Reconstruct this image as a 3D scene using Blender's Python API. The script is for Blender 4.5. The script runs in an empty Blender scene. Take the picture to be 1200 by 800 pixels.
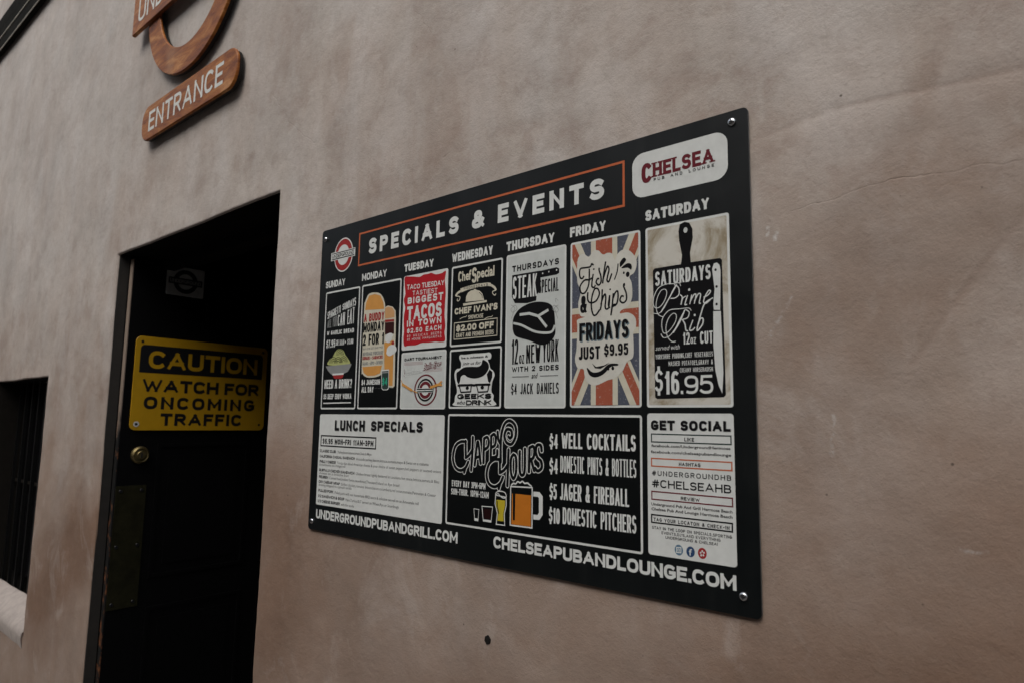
import bpy, bmesh, math, random
import numpy as np
from mathutils import Vector, Matrix
from mathutils.geometry import tessellate_polygon
random.seed(7)
SC = bpy.context.scene
COL = SC.collection
# ------------------------------------------------------------------ camera
cam = bpy.data.cameras.new('camera')
cam.sensor_fit = 'HORIZONTAL'; cam.sensor_width = 36.0
cam.lens = 782.27/1200*36
cam.clip_start = 0.05; cam.clip_end = 2000
cam.dof.use_dof = True; cam.dof.focus_distance = 1.10; cam.dof.aperture_fstop = 8.0
camo = bpy.data.objects.new('camera', cam); COL.objects.link(camo); SC.camera = camo
YAW, PITCH, ROLL = 0.705350925, 0.119268395, -0.0151973592
R_ = Matrix.Rotation(YAW, 3, 'Z') @ Matrix.Rotation(PITCH, 3, 'X') @ Matrix.Rotation(ROLL, 3, 'Y')
right, fwd, up = R_.col[0], R_.col[1], R_.col[2]
Mc = Matrix((right, up, -fwd)).transposed().to_4x4()
Mc.translation = Vector((1.19712, -0.784014, 1.588373))
camo.matrix_world = Mc
# ------------------------------------------------------------------ sky, sun, exposure
SUN_DIR = Vector((-0.16, 0.58, -0.80))
world = bpy.data.worlds.new('World'); SC.world = world; world.use_nodes = True
nt = world.node_tree; bg = nt.nodes['Background']
sky = nt.nodes.new('ShaderNodeTexSky'); sky.sky_type = 'NISHITA'; sky.sun_disc = False
el = math.asin(-SUN_DIR.normalized().z); az = math.atan2(-SUN_DIR.x, -SUN_DIR.y)
sky.sun_elevation = el; sky.sun_rotation = az
sky.air_density = 1.4; sky.dust_density = 4.0
hs = nt.nodes.new('ShaderNodeHueSaturation'); hs.inputs['Saturation'].default_value = 0.38
nt.links.new(sky.outputs[0], hs.inputs['Color']); nt.links.new(hs.outputs[0], bg.inputs[0])
bg.inputs[1].default_value = 0.13
sl = bpy.data.lights.new('sun', 'SUN'); sl.energy = 0.7; sl.angle = math.radians(40); sl.color = (1, .95, .88)
so = bpy.data.objects.new('sun', sl); COL.objects.link(so)
so.rotation_euler = SUN_DIR.to_track_quat('-Z', 'Y').to_euler()
SC.view_settings.view_transform = 'Standard'; SC.view_settings.look = 'None'
SC.view_settings.gamma = 1; SC.view_settings.exposure = 0.24

# ------------------------------------------------------------------ materials
class NT:
    def __init__(s, name, rough=.6, spec=.5, metal=0.):
        s.m = bpy.data.materials.new(name); s.m.use_nodes = True
        s.t = s.m.node_tree; s.b = s.t.nodes['Principled BSDF']
        s.b.inputs['Roughness'].default_value = rough; s.b.inputs['Metallic'].default_value = metal
        s.b.inputs['Specular IOR Level'].default_value = spec
        s.co = s.n('ShaderNodeTexCoord').outputs['Object']
    def n(s, ty, **k):
        nd = s.t.nodes.new(ty)
        for a, v in k.items(): setattr(nd, a, v)
        return nd
    def l(s, a, b): s.t.links.new(a, b)
    def mapping(s, scale=(1,1,1), rot=(0,0,0), src=None):
        m = s.n('ShaderNodeMapping'); m.inputs['Scale'].default_value = scale; m.inputs['Rotation'].default_value = rot
        s.l(src or s.co, m.inputs[0]); return m.outputs[0]
    def noise(s, scale, detail=4, rough=.6, vec=None, dist=0.):
        t = s.n('ShaderNodeTexNoise'); t.inputs['Scale'].default_value = scale; t.inputs['Detail'].default_value = detail
        t.inputs['Roughness'].default_value = rough; t.inputs['Distortion'].default_value = dist
        s.l(vec or s.co, t.inputs['Vector']); return t.outputs[0]
    def ramp(s, f, stops):
        r = s.n('ShaderNodeValToRGB'); e = r.color_ramp.elements
        while len(e) < len(stops): e.new(.5)
        for q, (p, c) in zip(e, stops): q.position = p; q.color = (c, c, c, 1) if isinstance(c, (int, float)) else (*c, 1)
        s.l(f, r.inputs[0]); return r.outputs[0]
    def mix(s, f, a, b, blend='MIX'):
        m = s.n('ShaderNodeMix', data_type='RGBA', blend_type=blend)
        for k, v in ((0, f), (6, a), (7, b)):
            if isinstance(v, (int, float)): m.inputs[k].default_value = v
            elif isinstance(v, tuple): m.inputs[k].default_value = (*v, 1)
            else: s.l(v, m.inputs[k])
        return m.outputs[2]
    def math(s, op, a, b=0., c=None, clamp=False):
        m = s.n('ShaderNodeMath', operation=op); m.use_clamp = clamp
        for k, v in enumerate((a, b, c)):
            if v is None: continue
            if isinstance(v, (int, float)): m.inputs[k].default_value = v
            else: s.l(v, m.inputs[k])
        return m.outputs[0]
    def bump(s, h, dist, strength=1., prev=None):
        b = s.n('ShaderNodeBump'); b.inputs['Distance'].default_value = dist; b.inputs['Strength'].default_value = strength
        s.l(h, b.inputs['Height'])
        if prev: s.l(prev, b.inputs['Normal'])
        return b.outputs[0]
    def col(s, c):
        if isinstance(c, tuple): s.b.inputs['Base Color'].default_value = (*c, 1)
        else: s.l(c, s.b.inputs['Base Color'])
        return s

def srgb(r, g, b):
    f = lambda v: ((v/255+.055)/1.055)**2.4 if v > 10 else v/255/12.92
    return (f(r), f(g), f(b))

MAT = {}
# albedos of the printing inks
INK = dict(white=(.66,.68,.66), pale=(.56,.59,.57), cream=(.60,.57,.46), cream2=(.62,.61,.55), black=(.0035,.0045,.0048), ink=(.008,.008,.009),
  gray=(.25,.26,.255), gray2=(.11,.112,.112), orange=(.50,.13,.055), red=(.33,.03,.03), bred=(.42,.018,.025), maroon=(.14,.02,.028), maroon2=(.018,.006,.006),
  pink=(.45,.36,.36), amber=(.62,.30,.08), tan=(.58,.33,.15), brown=(.04,.012,.012), orange2=(.52,.17,.02), yellow=(.50,.40,.03), pasta=(.42,.45,.18),
  darkgreen=(.03,.05,.045), green=(.04,.35,.22), navy=(.085,.095,.125), rust=(.36,.10,.06), slate=(.16,.22,.25), steel=(.10,.19,.28), fnavy=(.03,.07,.16),
  paper=(.50,.48,.42))
def ink(name):
    if name in MAT: return MAT[name]
    k = NT('ink_'+name, .33, .30 if name == 'black' else .18); c = INK[name]
    f = k.noise(60, 3); f2 = k.noise(900, 2)
    v = k.ramp(f, [(.3, .93), (.7, 1.05)])
    base = k.mix(1., c, v, 'MULTIPLY')
    if name == 'paper':
        g = k.ramp(k.noise(14, 6, .7, dist=.6), [(.38, (.30,.25,.17)), (.55, (.58,.56,.50)), (.75, (.62,.61,.56))])
        base = k.mix(k.ramp(k.noise(45, 5, .7), [(.62, 0.), (.75, .5)]), g, (.26,.20,.12))
    if name in ('navy', 'rust', 'cream'):
        base = k.mix(k.ramp(k.noise(260, 3, .75), [(.60, 0.), (.68, .55)]), base, (.5,.49,.46))
    if name in ('cream2',):
        base = k.mix(k.ramp(k.noise(420, 3, .7), [(.66, 0.), (.72, .5)]), base, (.2,.19,.17))
    k.l(base, k.b.inputs['Base Color'])
    k.l(k.ramp(k.noise(9, 4), [(.3, .28), (.7, .40)]), k.b.inputs['Roughness'])
    MAT[name] = k.m; return k.m

def seg_mask(k, P, segs, w, soft):
    """1 near any of the line segments (wall x, z in metres), 0 away from them"""
    out = None
    for (ax, az), (bx, bz), s in segs:
        L2 = (bx-ax)**2+(bz-az)**2
        sep = k.n('ShaderNodeSeparateXYZ'); k.l(P, sep.inputs[0])
        dx = k.math('SUBTRACT', sep.outputs[0], ax); dz = k.math('SUBTRACT', sep.outputs[2], az)
        t = k.math('DIVIDE', k.math('ADD', k.math('MULTIPLY', dx, bx-ax), k.math('MULTIPLY', dz, bz-az)), L2, clamp=True)
        ex = k.math('SUBTRACT', dx, k.math('MULTIPLY', t, bx-ax)); ez = k.math('SUBTRACT', dz, k.math('MULTIPLY', t, bz-az))
        d = k.math('SQRT', k.math('ADD', k.math('MULTIPLY', ex, ex), k.math('MULTIPLY', ez, ez)))
        m = k.math('MULTIPLY', k.math('SUBTRACT', 1., k.math('DIVIDE', k.math('SUBTRACT', d, w), soft), clamp=True), s)
        out = m if out is None else k.math('MAXIMUM', out, m)
    return out

def stucco():
    k = NT('stucco', .88, .25)
    big = k.noise(1.1, 5, .55, dist=.4); med = k.noise(3.4, 6, .60, dist=.35)
    # plaster dragged up and down with a wide float: soft upright streaks, and cloudy patches
    tr = k.noise(8.5, 5, .55, vec=k.mapping((1., 1., .30), (0, math.radians(7), 0)), dist=.25)
    tr2 = k.noise(10., 7, .66, dist=.3)
    sw = k.noise(21., 6, .7, vec=k.mapping((1., 1., .5), (0, math.radians(-35), 0)), dist=.5)
    fine = k.noise(70, 6, .72); grain = k.noise(520, 3, .6); grit = k.noise(230, 4, .75)
    c = k.ramp(med, [(.30, (.345,.262,.212)), (.47, (.435,.365,.315)), (.62, (.515,.462,.415))])
    c = k.mix(k.ramp(big, [(.36, .0), (.64, .70)]), c, (.53,.475,.43))
    cl = k.noise(2.3, 6, .62, dist=.5); cl2 = k.noise(5.2, 5, .6, vec=k.mapping((1., 1., .45), (0, math.radians(-10), 0)), dist=.4)
    c = k.mix(k.ramp(cl, [(.34, .42), (.54, 0.)]), c, (.33,.245,.200))
    c = k.mix(k.ramp(cl2, [(.50, 0.), (.62, .40)]), c, (.56,.515,.485))
    c = k.mix(k.ramp(tr, [(.46, 0.), (.68, .42)]), c, (.58,.55,.53))
    c = k.mix(k.ramp(tr2, [(.34, .50), (.50, 0.)]), c, (.31,.225,.18))
    c = k.mix(k.ramp(sw, [(.57, 0.), (.72, .30)]), c, (.64,.60,.56))
    c = k.mix(k.ramp(sw, [(.28, .30), (.42, 0.)]), c, (.27,.20,.165))
    # grime on the lower wall, also painting in the darkening downwards, ragged upper edge
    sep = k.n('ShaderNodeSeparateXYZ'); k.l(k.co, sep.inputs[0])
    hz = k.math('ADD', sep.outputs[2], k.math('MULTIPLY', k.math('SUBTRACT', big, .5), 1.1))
    dirt_falloff = k.ramp(k.math('DIVIDE', hz, 4.), [(.30, .74), (.50, 0.)])
    c = k.mix(dirt_falloff, c, (.275,.185,.135))
    up = k.ramp(k.math('DIVIDE', k.math('SUBTRACT', hz, k.math('MULTIPLY', sep.outputs[0], .22)), 4.), [(.46, 0.), (.74, .45)])  # upper left painted paler, carrying the light's falloff in the colour
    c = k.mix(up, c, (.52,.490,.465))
    # broad brown stains, also painting in the view's darkening towards its corners
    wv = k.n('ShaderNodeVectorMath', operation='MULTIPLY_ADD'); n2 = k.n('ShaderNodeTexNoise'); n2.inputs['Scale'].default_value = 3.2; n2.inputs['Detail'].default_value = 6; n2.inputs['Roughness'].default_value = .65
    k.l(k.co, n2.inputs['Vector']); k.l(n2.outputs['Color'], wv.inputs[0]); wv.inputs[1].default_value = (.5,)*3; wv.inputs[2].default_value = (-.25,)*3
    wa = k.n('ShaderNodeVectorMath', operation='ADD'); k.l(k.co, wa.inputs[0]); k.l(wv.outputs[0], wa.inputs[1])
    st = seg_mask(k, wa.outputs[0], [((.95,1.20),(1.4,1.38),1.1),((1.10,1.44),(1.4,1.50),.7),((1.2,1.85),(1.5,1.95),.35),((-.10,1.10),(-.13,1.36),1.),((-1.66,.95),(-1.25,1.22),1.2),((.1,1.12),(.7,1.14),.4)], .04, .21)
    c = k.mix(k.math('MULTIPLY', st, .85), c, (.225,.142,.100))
    c = k.mix(1., c, k.ramp(k.noise(3.7, 6, .66, dist=.4), [(.34, .86), (.50, .98), (.66, 1.08)]), 'MULTIPLY')
    c = k.mix(k.ramp(k.noise(9.5, 6, .7, vec=k.mapping((.8, 1., .55), (0, math.radians(20), 0)), dist=.8), [(.56, 0.), (.68, .26)]), c, (.55,.49,.45))
    c = k.mix(k.ramp(fine, [(.34, .20), (.50, 0.)]), c, (.28,.22,.18))
    c = k.mix(1., c, k.ramp(grain, [(.25, .94), (.75, 1.05)]), 'MULTIPLY')
    # hairline cracks and the two straight trowel joints
    wob = k.n('ShaderNodeVectorMath', operation='ADD'); k.l(k.co, wob.inputs[0])
    nz = k.n('ShaderNodeTexNoise'); nz.inputs['Scale'].default_value = 28; nz.inputs['Detail'].default_value = 5; k.l(k.co, nz.inputs['Vector'])
    sc = k.n('ShaderNodeVectorMath', operation='MULTIPLY_ADD'); k.l(nz.outputs['Color'], sc.inputs[0])
    sc.inputs[1].default_value = (.022,)*3; sc.inputs[2].default_value = (-.011,)*3; k.l(sc.outputs[0], wob.inputs[1])
    cr = seg_mask(k, wob.outputs[0], [((.95,1.838),(1.055,1.853),.7),((1.055,1.853),(1.094,1.849),1.),((1.094,1.849),(1.20,1.850),.6),
        ((.355,2.052),(.375,2.060),.8),((-0.333,2.484),(-0.247,2.366),0.9),((-0.247,2.366),(-0.154,2.263),0.9),((-0.154,2.263),(-0.051,2.188),0.9),((0.269,2.37),(0.32,2.301),0.6),((0.32,2.301),(0.337,2.278),0.6),((-0.741,2.304),(-0.731,2.378),0.6),((-0.731,2.378),(-0.731,2.443),0.6),((-.13,1.32),(-.10,1.40),.4),((.443,2.197),(.45,2.202),.4)], .0001, .0011)
    c = k.mix(k.math('MULTIPLY', cr, k.ramp(k.noise(45, 3), [(.35, .0), (.6, .27)])), c, (.16,.115,.09))
    jo = seg_mask(k, k.co, [((.90,1.934),(1.00,1.950),.7),((1.00,1.950),(1.20,1.937),1.),((1.20,1.937),(1.9,1.90),1.),((1.068,1.655),(1.132,1.748),1.),((1.132,1.748),(1.30,1.96),1.)], .0008, .0045)
    jo = k.math('MULTIPLY', jo, k.ramp(k.noise(22, 4), [(.3, .5), (.6, 1.)]))
    c = k.mix(k.math('MULTIPLY', jo, .22), c, (.26,.18,.145))
    # plaster scuffs
    sf = seg_mask(k, wob.outputs[0], [((.925,1.812),(.927,1.822),1.),((.931,1.805),(.934,1.814),1.),((.926,1.695),(.948,1.738),.45),((-.165,1.665),(-.168,1.69),.6),((1.10,1.47),(1.12,1.475),.5),((.985,1.56),(.99,1.60),.5)], .0006, .0022)
    c = k.mix(k.math('MULTIPLY', sf, k.ramp(k.noise(160, 3, .7), [(.42, 0.), (.62, .6)])), c, (.66,.66,.65))
    sp = k.ramp(k.n('ShaderNodeTexVoronoi').outputs[0], [(0., 0.), (1., 0.)])
    v = k.n('ShaderNodeTexVoronoi'); v.inputs['Scale'].default_value = 17; k.l(k.co, v.inputs['Vector'])
    c = k.mix(k.ramp(v.outputs['Distance'], [(.018, .8), (.032, 0.)]), c, (.07,.05,.04))
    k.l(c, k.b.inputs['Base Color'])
    n = k.bump(tr2, .005, .32); n = k.bump(tr, .006, .35, n); n = k.bump(k.noise(26., 5, .6), .0022, .45, n); n = k.bump(grit, .0010, .55, n)
    n = k.bump(fine, .0018, .45, n); n = k.bump(grain, .0005, .5, n)
    h = k.math('ADD', k.math('MULTIPLY', cr, -.35), k.math('MULTIPLY', jo, -.3)); n = k.bump(h, .0012, .8, n)
    k.l(n, k.b.inputs['Normal']); return k.m
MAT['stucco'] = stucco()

def simple(name, c, rough=.6, spec=.5, metal=0., var=.15, scale=30., bump=0., bscale=200.):
    k = NT(name, rough, spec, metal)
    lo = tuple(v*(1-var) for v in c); hi = tuple(min(1, v*(1+var)) for v in c)
    k.l(k.ramp(k.noise(scale, 5, .65), [(.3, lo), (.7, hi)]), k.b.inputs['Base Color'])
    if bump: k.l(k.bump(k.noise(bscale, 4, .6), bump, .6), k.b.inputs['Normal'])
    MAT[name] = k.m; return k.m
simple('sill_plaster', (.42,.37,.34), .85, .2, bump=.002, bscale=60)
simple('frame_paint', (.030,.027,.024), .55, .4, bump=.0006, bscale=120)
simple('jamb_dark', (.014,.012,.010), .8, .1)
simple('door_paint', (.0026,.0026,.003), .55, .12, bump=.0004, bscale=90)
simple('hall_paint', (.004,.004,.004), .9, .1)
def board_face():
    # satin print with a film of dust, rain runs and a few rubbed spots
    k = NT('board_face', .36, .42)
    run = k.noise(34, 5, .7, vec=k.mapping((1., 1., .07))); cl = k.noise(5., 5, .6); sp = k.noise(330, 3, .7)
    d = k.math('MULTIPLY', k.ramp(run, [(.50, 0.), (.75, .030)]), k.ramp(cl, [(.42, .1), (.62, 1.)]))
    d = k.math('ADD', d, k.ramp(sp, [(.70, 0.), (.76, .05)]))
    k.l(k.mix(d, (.004,.0055,.006), (.35,.35,.34)), k.b.inputs['Base Color'])
    k.l(k.ramp(cl, [(.35, .30), (.65, .44)]), k.b.inputs['Roughness'])
    k.l(k.bump(k.noise(3.5, 2, .5), .004, .25), k.b.inputs['Normal'])
    MAT['board_face'] = k.m
board_face()
simple('board_edge', (.16,.18,.19), .4, .5, .6)
simple('screw_steel', (.62,.64,.66), .22, .5, 1., var=.1, scale=300)
simple('screw_recess', (.02,.02,.02), .5, .3)
simple('black_stain', (.008,.007,.006), .6, .3)
simple('hole_shade', (.010,.009,.008), .8, .2, var=.5, scale=400)
simple('letter_cream', (.66,.66,.62), .6, .3, var=.1, scale=60)
simple('letter_edge', (.06,.03,.015), .7, .2)
simple('iron', (.0035,.0035,.0035), .5, .4, .3)
simple('glass_dark', (.004,.004,.005), .25, .2)
simple('brass', (.24,.19,.09), .48, .5, 1., var=.25, scale=80)
simple('brass_dull', (.017,.016,.007), .7, .12, .2, var=.35, scale=25)
simple('yellow_paint', (.52,.290,.010), .38, .5, var=.06, scale=25)
simple('sign_black', (.010,.010,.012), .38, .5)
simple('cornice_paint', (.012,.011,.009), .9, .05, var=.4, scale=12)
simple('cornice_lip', (.30,.26,.20), .5, .4, var=.4, scale=20)
simple('pavement_concrete', (.16,.15,.14), .9, .2, var=.25, scale=3., bump=.002, bscale=40)
simple('asphalt', (.05,.05,.05), .9, .2, var=.3, scale=6., bump=.004, bscale=80)
simple('unseen_building_render', (.14,.12,.105), .9, .2, var=.2, scale=2.)
simple('sticker_white', (.36,.36,.35), .5, .4)
def wood():
    k = NT('varnished_wood', .45, .22)
    g = k.noise(6., 6, .62, vec=k.mapping((1., 1., 5.)), dist=1.2); g2 = k.noise(60, 5, .7, vec=k.mapping((1., 1., 9.)))
    c = k.ramp(g, [(.28, (.10,.022,.003)), (.42, (.235,.066,.010)), (.55, (.37,.125,.020)), (.74, (.62,.30,.10))])
    c = k.mix(k.ramp(g2, [(.3, .55), (.6, 0.)]), c, (.13,.035,.010))
    c = k.mix(k.ramp(k.noise(3.2, 4, .6), [(.56, 0.), (.70, .4)]), c, (.55,.33,.17))
    k.l(c, k.b.inputs['Base Color']); k.l(k.bump(g2, .001, .5), k.b.inputs['Normal'])
    MAT['wood'] = k.m
wood()
def door_edge():
    # bare worn timber along the door's edge: paint lost high up, chipped to rust-brown flecks low down
    k = NT('door_edge_timber', .7, .3)
    sep = k.n('ShaderNodeSeparateXYZ'); k.l(k.co, sep.inputs[0])
    n = k.noise(38, 5, .75, vec=k.mapping((1., 1., .55)))
    h = k.math('ADD', sep.outputs[2], k.math('MULTIPLY', k.math('SUBTRACT', n, .5), .35))
    c = k.mix(k.ramp(k.noise(70, 4, .7, vec=k.mapping((1, 1, .15))), [(.3, 0.), (.7, .6)]), (.30,.235,.19), (.22,.165,.13))
    low = k.mix(k.ramp(n, [(.54, 0.), (.62, .7)]), (.008,.008,.008), (.24,.09,.035))
    k.l(k.mix(k.ramp(k.math('SUBTRACT', h, 1.), [(.50, 0.), (.66, 1.)]), low, c), k.b.inputs['Base Color'])
    MAT['door_edge'] = k.m
door_edge()

# ------------------------------------------------------------------ object helpers
def empty(name, loc=(0,0,0)):
    o = bpy.data.objects.new(name, None); o.empty_display_size = .1; o.location = loc; COL.objects.link(o); return o
def tag(o, label=None, cat=None, group=None, kind=None):
    for k, v in (('label', label), ('category', cat), ('group', group), ('kind', kind)):
        if v: o[k] = v
    return o
class MB:
    def __init__(s): s.v = []; s.f = []; s.m = []; s.names = []
    def mi(s, name):
        if name not in s.names: s.names.append(name)
        return s.names.index(name)
    def add(s, vs, fs, mat):
        b = len(s.v); s.v += [tuple(v) for v in vs]; i = s.mi(mat)
        for f in fs: s.f.append(tuple(b+q for q in f)); s.m.append(i)
    def box(s, x0, x1, y0, y1, z0, z1, mat):
        s.add([(x,y,z) for x in (x0,x1) for y in (y0,y1) for z in (z0,z1)],
              [(0,1,3,2),(4,6,7,5),(0,4,5,1),(2,3,7,6),(0,2,6,4),(1,5,7,3)], mat)
    def build(s, name, parent=None, smooth=False, label=None, ink_mats=False):
        me = bpy.data.meshes.new(name); me.from_pydata(s.v, [], s.f)
        for n in s.names: me.materials.append(ink(n) if (n in INK and ink_mats) else MAT[n])
        me.polygons.foreach_set('material_index', s.m)
        if smooth: me.polygons.foreach_set('use_smooth', [True]*len(s.f))
        me.update()
        o = bpy.data.objects.new(name, me); COL.objects.link(o)
        if parent: o.parent = parent
        if label: o['label'] = label
        return o
def area2(p): return sum(a[0]*b[1]-b[0]*a[1] for a, b in zip(p, p[1:]+p[:1]))
def inset(p, d):
    """shrink a counter-clockwise outline by d"""
    n = len(p); out = []
    for i in range(n):
        a, b, c = Vector(p[i-1]), Vector(p[i]), Vector(p[(i+1) % n])
        e, f = (b-a).normalized(), (c-b).normalized()
        n1, n2 = Vector((-e.y, e.x)), Vector((-f.y, f.x)); m = n1+n2
        m = m/max(.35, m.length_squared/2) if m.length > 1e-6 else n1
        m = m.normalized()*min(2., 1/max(.3, m.normalized().dot(n1)))
        out.append((b.x+m.x*d, b.y+m.y*d))
    return out
def prism(mb, p, yf, yb, mat, side=None, ch=0.):
    """outline p in the wall plane (x, z), front at yf (towards the viewer), back at yb, chamfered front edge"""
    if area2(p) < 0: p = p[::-1]
    q = inset(p, ch) if ch else p; n = len(p); side = side or mat
    vs = [(x, yf, z) for x, z in q]
    tris = tessellate_polygon([[Vector((x, z, 0)) for x, z in q]])
    mb.add(vs, [t for t in tris], mat)
    if ch: mb.add([(x, yf, z) for x, z in q]+[(x, yf+ch, z) for x, z in p], [(i, (i+1) % n, n+(i+1) % n, n+i) for i in range(n)], mat)
    mb.add([(x, yf+ch, z) for x, z in p]+[(x, yb, z) for x, z in p], [(i, (i+1) % n, n+(i+1) % n, n+i) for i in range(n)], side)
    mb.add([(x, yb, z) for x, z in p], [tuple(range(n))[::-1]] if False else [t[::-1] for t in tessellate_polygon([[Vector((x, z, 0)) for x, z in p]])], side)
def rrect(x0, y0, x1, y1, r, n=6):
    if r <= 0: return [(x0,y0),(x1,y0),(x1,y1),(x0,y1)]
    out = []
    for cx, cy, a in ((x1-r,y0+r,-90),(x1-r,y1-r,0),(x0+r,y1-r,90),(x0+r,y0+r,180)):
        for i in range(n+1):
            t = math.radians(a+90*i/n); out.append((cx+r*math.cos(t), cy+r*math.sin(t)))
    return out
def catmull(P, closed=False, n=6):
    out = []; N = len(P)
    if N < 3: return list(P)
    g = (lambda i: P[i % N]) if closed else (lambda i: P[max(0, min(N-1, i))])
    for i in range(N if closed else N-1):
        a, b, c, d = g(i-1), g(i), g(i+1), g(i+2)
        for k in range(n):
            t = k/n
            out.append(tuple(.5*(2*b[j]+(c[j]-a[j])*t+(2*a[j]-5*b[j]+4*c[j]-d[j])*t*t+(3*b[j]-a[j]-3*c[j]+d[j])*t**3) for j in (0, 1)))
    if not closed: out.append(tuple(P[-1]))
    return out

# ------------------------------------------------------------------ stroke alphabet
def arc(cx, cy, rx, ry, a0, a1, n=9, p=2.5):
    o = []
    for i in range(n+1):
        t = math.radians(a0+(a1-a0)*i/n); c, s = math.cos(t), math.sin(t)
        o.append((cx+rx*math.copysign(abs(c)**(2/p), c), cy+ry*math.copysign(abs(s)**(2/p), s)))
    return o
G = {
 'A': (.66, [[(0,0),(.33,1),(.66,0)],[(.11,.3),(.55,.3)]]),
 'B': (.52, [[(0,0),(0,1),(.26,1)]+arc(.26,.76,.23,.24,90,-90)+[(.26,.52),(0,.52)],[(.27,.52)]+arc(.27,.26,.25,.26,90,-90)+[(0,0)]]),
 'C': (.54, [arc(.28,.5,.28,.5,48,312,16)]),
 'D': (.54, [[(0,0),(0,1),(.22,1)]+arc(.22,.5,.32,.5,90,-90,14)+[(0,0)]]),
 'E': (.44, [[(.44,1),(0,1),(0,0),(.44,0)],[(0,.51),(.38,.51)]]),
 'F': (.43, [[(.43,1),(0,1),(0,0)],[(0,.5),(.36,.5)]]),
 'G': (.56, [arc(.28,.5,.28,.5,50,300,16)+[(.56,.18),(.56,.45),(.32,.45)]]),
 'H': (.54, [[(0,0),(0,1)],[(.54,0),(.54,1)],[(0,.51),(.54,.51)]]),
 'I': (.0, [[(0,0),(0,1)]]),
 'J': (.34, [[(.34,1),(.34,.25)]+arc(.16,.22,.18,.22,0,-150,8)]),
 'K': (.54, [[(0,0),(0,1)],[(.52,1),(.03,.42)],[(.18,.6),(.54,0)]]),
 'L': (.42, [[(0,1),(0,0),(.42,0)]]),
 'M': (.70, [[(0,0),(0,1),(.35,.28),(.70,1),(.70,0)]]),
 'N': (.56, [[(0,0),(0,1),(.56,0),(.56,1)]]),
 'O': (.60, [arc(.30,.5,.30,.5,90,450,24)]),
 'P': (.50, [[(0,0),(0,1),(.25,1)]+arc(.25,.73,.25,.27,90,-90)+[(0,.46)]]),
 'Q': (.60, [arc(.30,.5,.30,.5,90,450,24),[(.34,.25),(.60,-.04)]]),
 'R': (.52, [[(0,0),(0,1),(.25,1)]+arc(.25,.74,.25,.26,90,-90)+[(0,.48)],[(.24,.48),(.52,0)]]),
 'S': (.50, [arc(.26,.745,.24,.255,35,250,11,2.2)+arc(.24,.27,.26,.27,62,-145,12,2.2)]),
 'T': (.52, [[(0,1),(.52,1)],[(.26,1),(.26,0)]]),
 'U': (.54, [[(0,1),(0,.28)]+arc(.27,.28,.27,.28,180,360,12)+[(.54,1)]]),
 'V': (.62, [[(0,1),(.31,0),(.62,1)]]),
 'W': (.90, [[(0,1),(.23,0),(.45,.8),(.67,0),(.90,1)]]),
 'X': (.56, [[(0,0),(.56,1)],[(0,1),(.56,0)]]),
 'Y': (.58, [[(0,1),(.29,.45),(.58,1)],[(.29,.45),(.29,0)]]),
 'Z': (.50, [[(0,1),(.5,1),(0,0),(.5,0)]]),
 '0': (.48, [arc(.24,.5,.24,.5,90,450,22)]),
 '1': (.20, [[(0,.8),(.18,1),(.18,0)]]),
 '2': (.46, [arc(.23,.74,.23,.26,165,-30,9)+[(.0,.0),(.47,0)]]),
 '3': (.46, [arc(.22,.75,.22,.25,150,-80,9)+[(.14,.53)],[(.2,.53)]+arc(.22,.27,.24,.27,80,-150,10)]),
 '4': (.52, [[(.38,0),(.38,1),(0,.28),(.52,.28)]]),
 '5': (.46, [[(.42,1),(.06,1),(.03,.56)]+arc(.22,.32,.24,.32,110,-145,12)]),
 '6': (.48, [arc(.25,.62,.25,.38,60,180,6)+arc(.24,.30,.24,.30,180,540,16)]),
 '7': (.46, [[(0,1),(.46,1),(.14,0)]]),
 '8': (.48, [arc(.24,.76,.20,.24,-90,270,16),arc(.24,.27,.24,.25,90,450,16)]),
 '9': (.48, [arc(.24,.70,.24,.30,0,360,16)+arc(.23,.40,.25,.40,0,-120,7)]),
 '$': (.48, [arc(.25,.70,.23,.20,35,250,10,2.2)+arc(.23,.31,.25,.22,62,-145,10,2.2),[(.24,1.07),(.24,.96)],[(.24,.04),(.24,-.07)]]),
 '&': (.62, [[(.62,0),(.16,.66)]+arc(.30,.79,.15,.21,180,0,8)+[(.40,.62),(.10,.40)]+arc(.25,.24,.24,.24,150,300,8)+[(.48,.12),(.60,.42)]]),
 '#': (.60, [[(.18,0),(.26,1)],[(.40,0),(.48,1)],[(0,.33),(.58,.33)],[(.05,.68),(.63,.68)]]),
 '.': (.0, [[(0,0),(0,.04)]]), ',': (.04, [[(.04,.06),(0,-.14)]]), '-': (.26, [[(0,.46),(.26,.46)]]),
 "'": (.0, [[(0,1),(0,.78)]]), '!': (.0, [[(0,1),(0,.32)],[(0,0),(0,.04)]]), '?': (.40, [arc(.2,.76,.2,.24,160,-60,9)+[(.2,.32)],[(.2,0),(.2,.04)]]),
 '+': (.34, [[(0,.45),(.34,.45)],[(.17,.25),(.17,.65)]]), '/': (.36, [[(0,-.05),(.36,1.05)]]), ':': (.0, [[(0,.1),(0,.14)],[(0,.6),(0,.64)]]),
}
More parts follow.
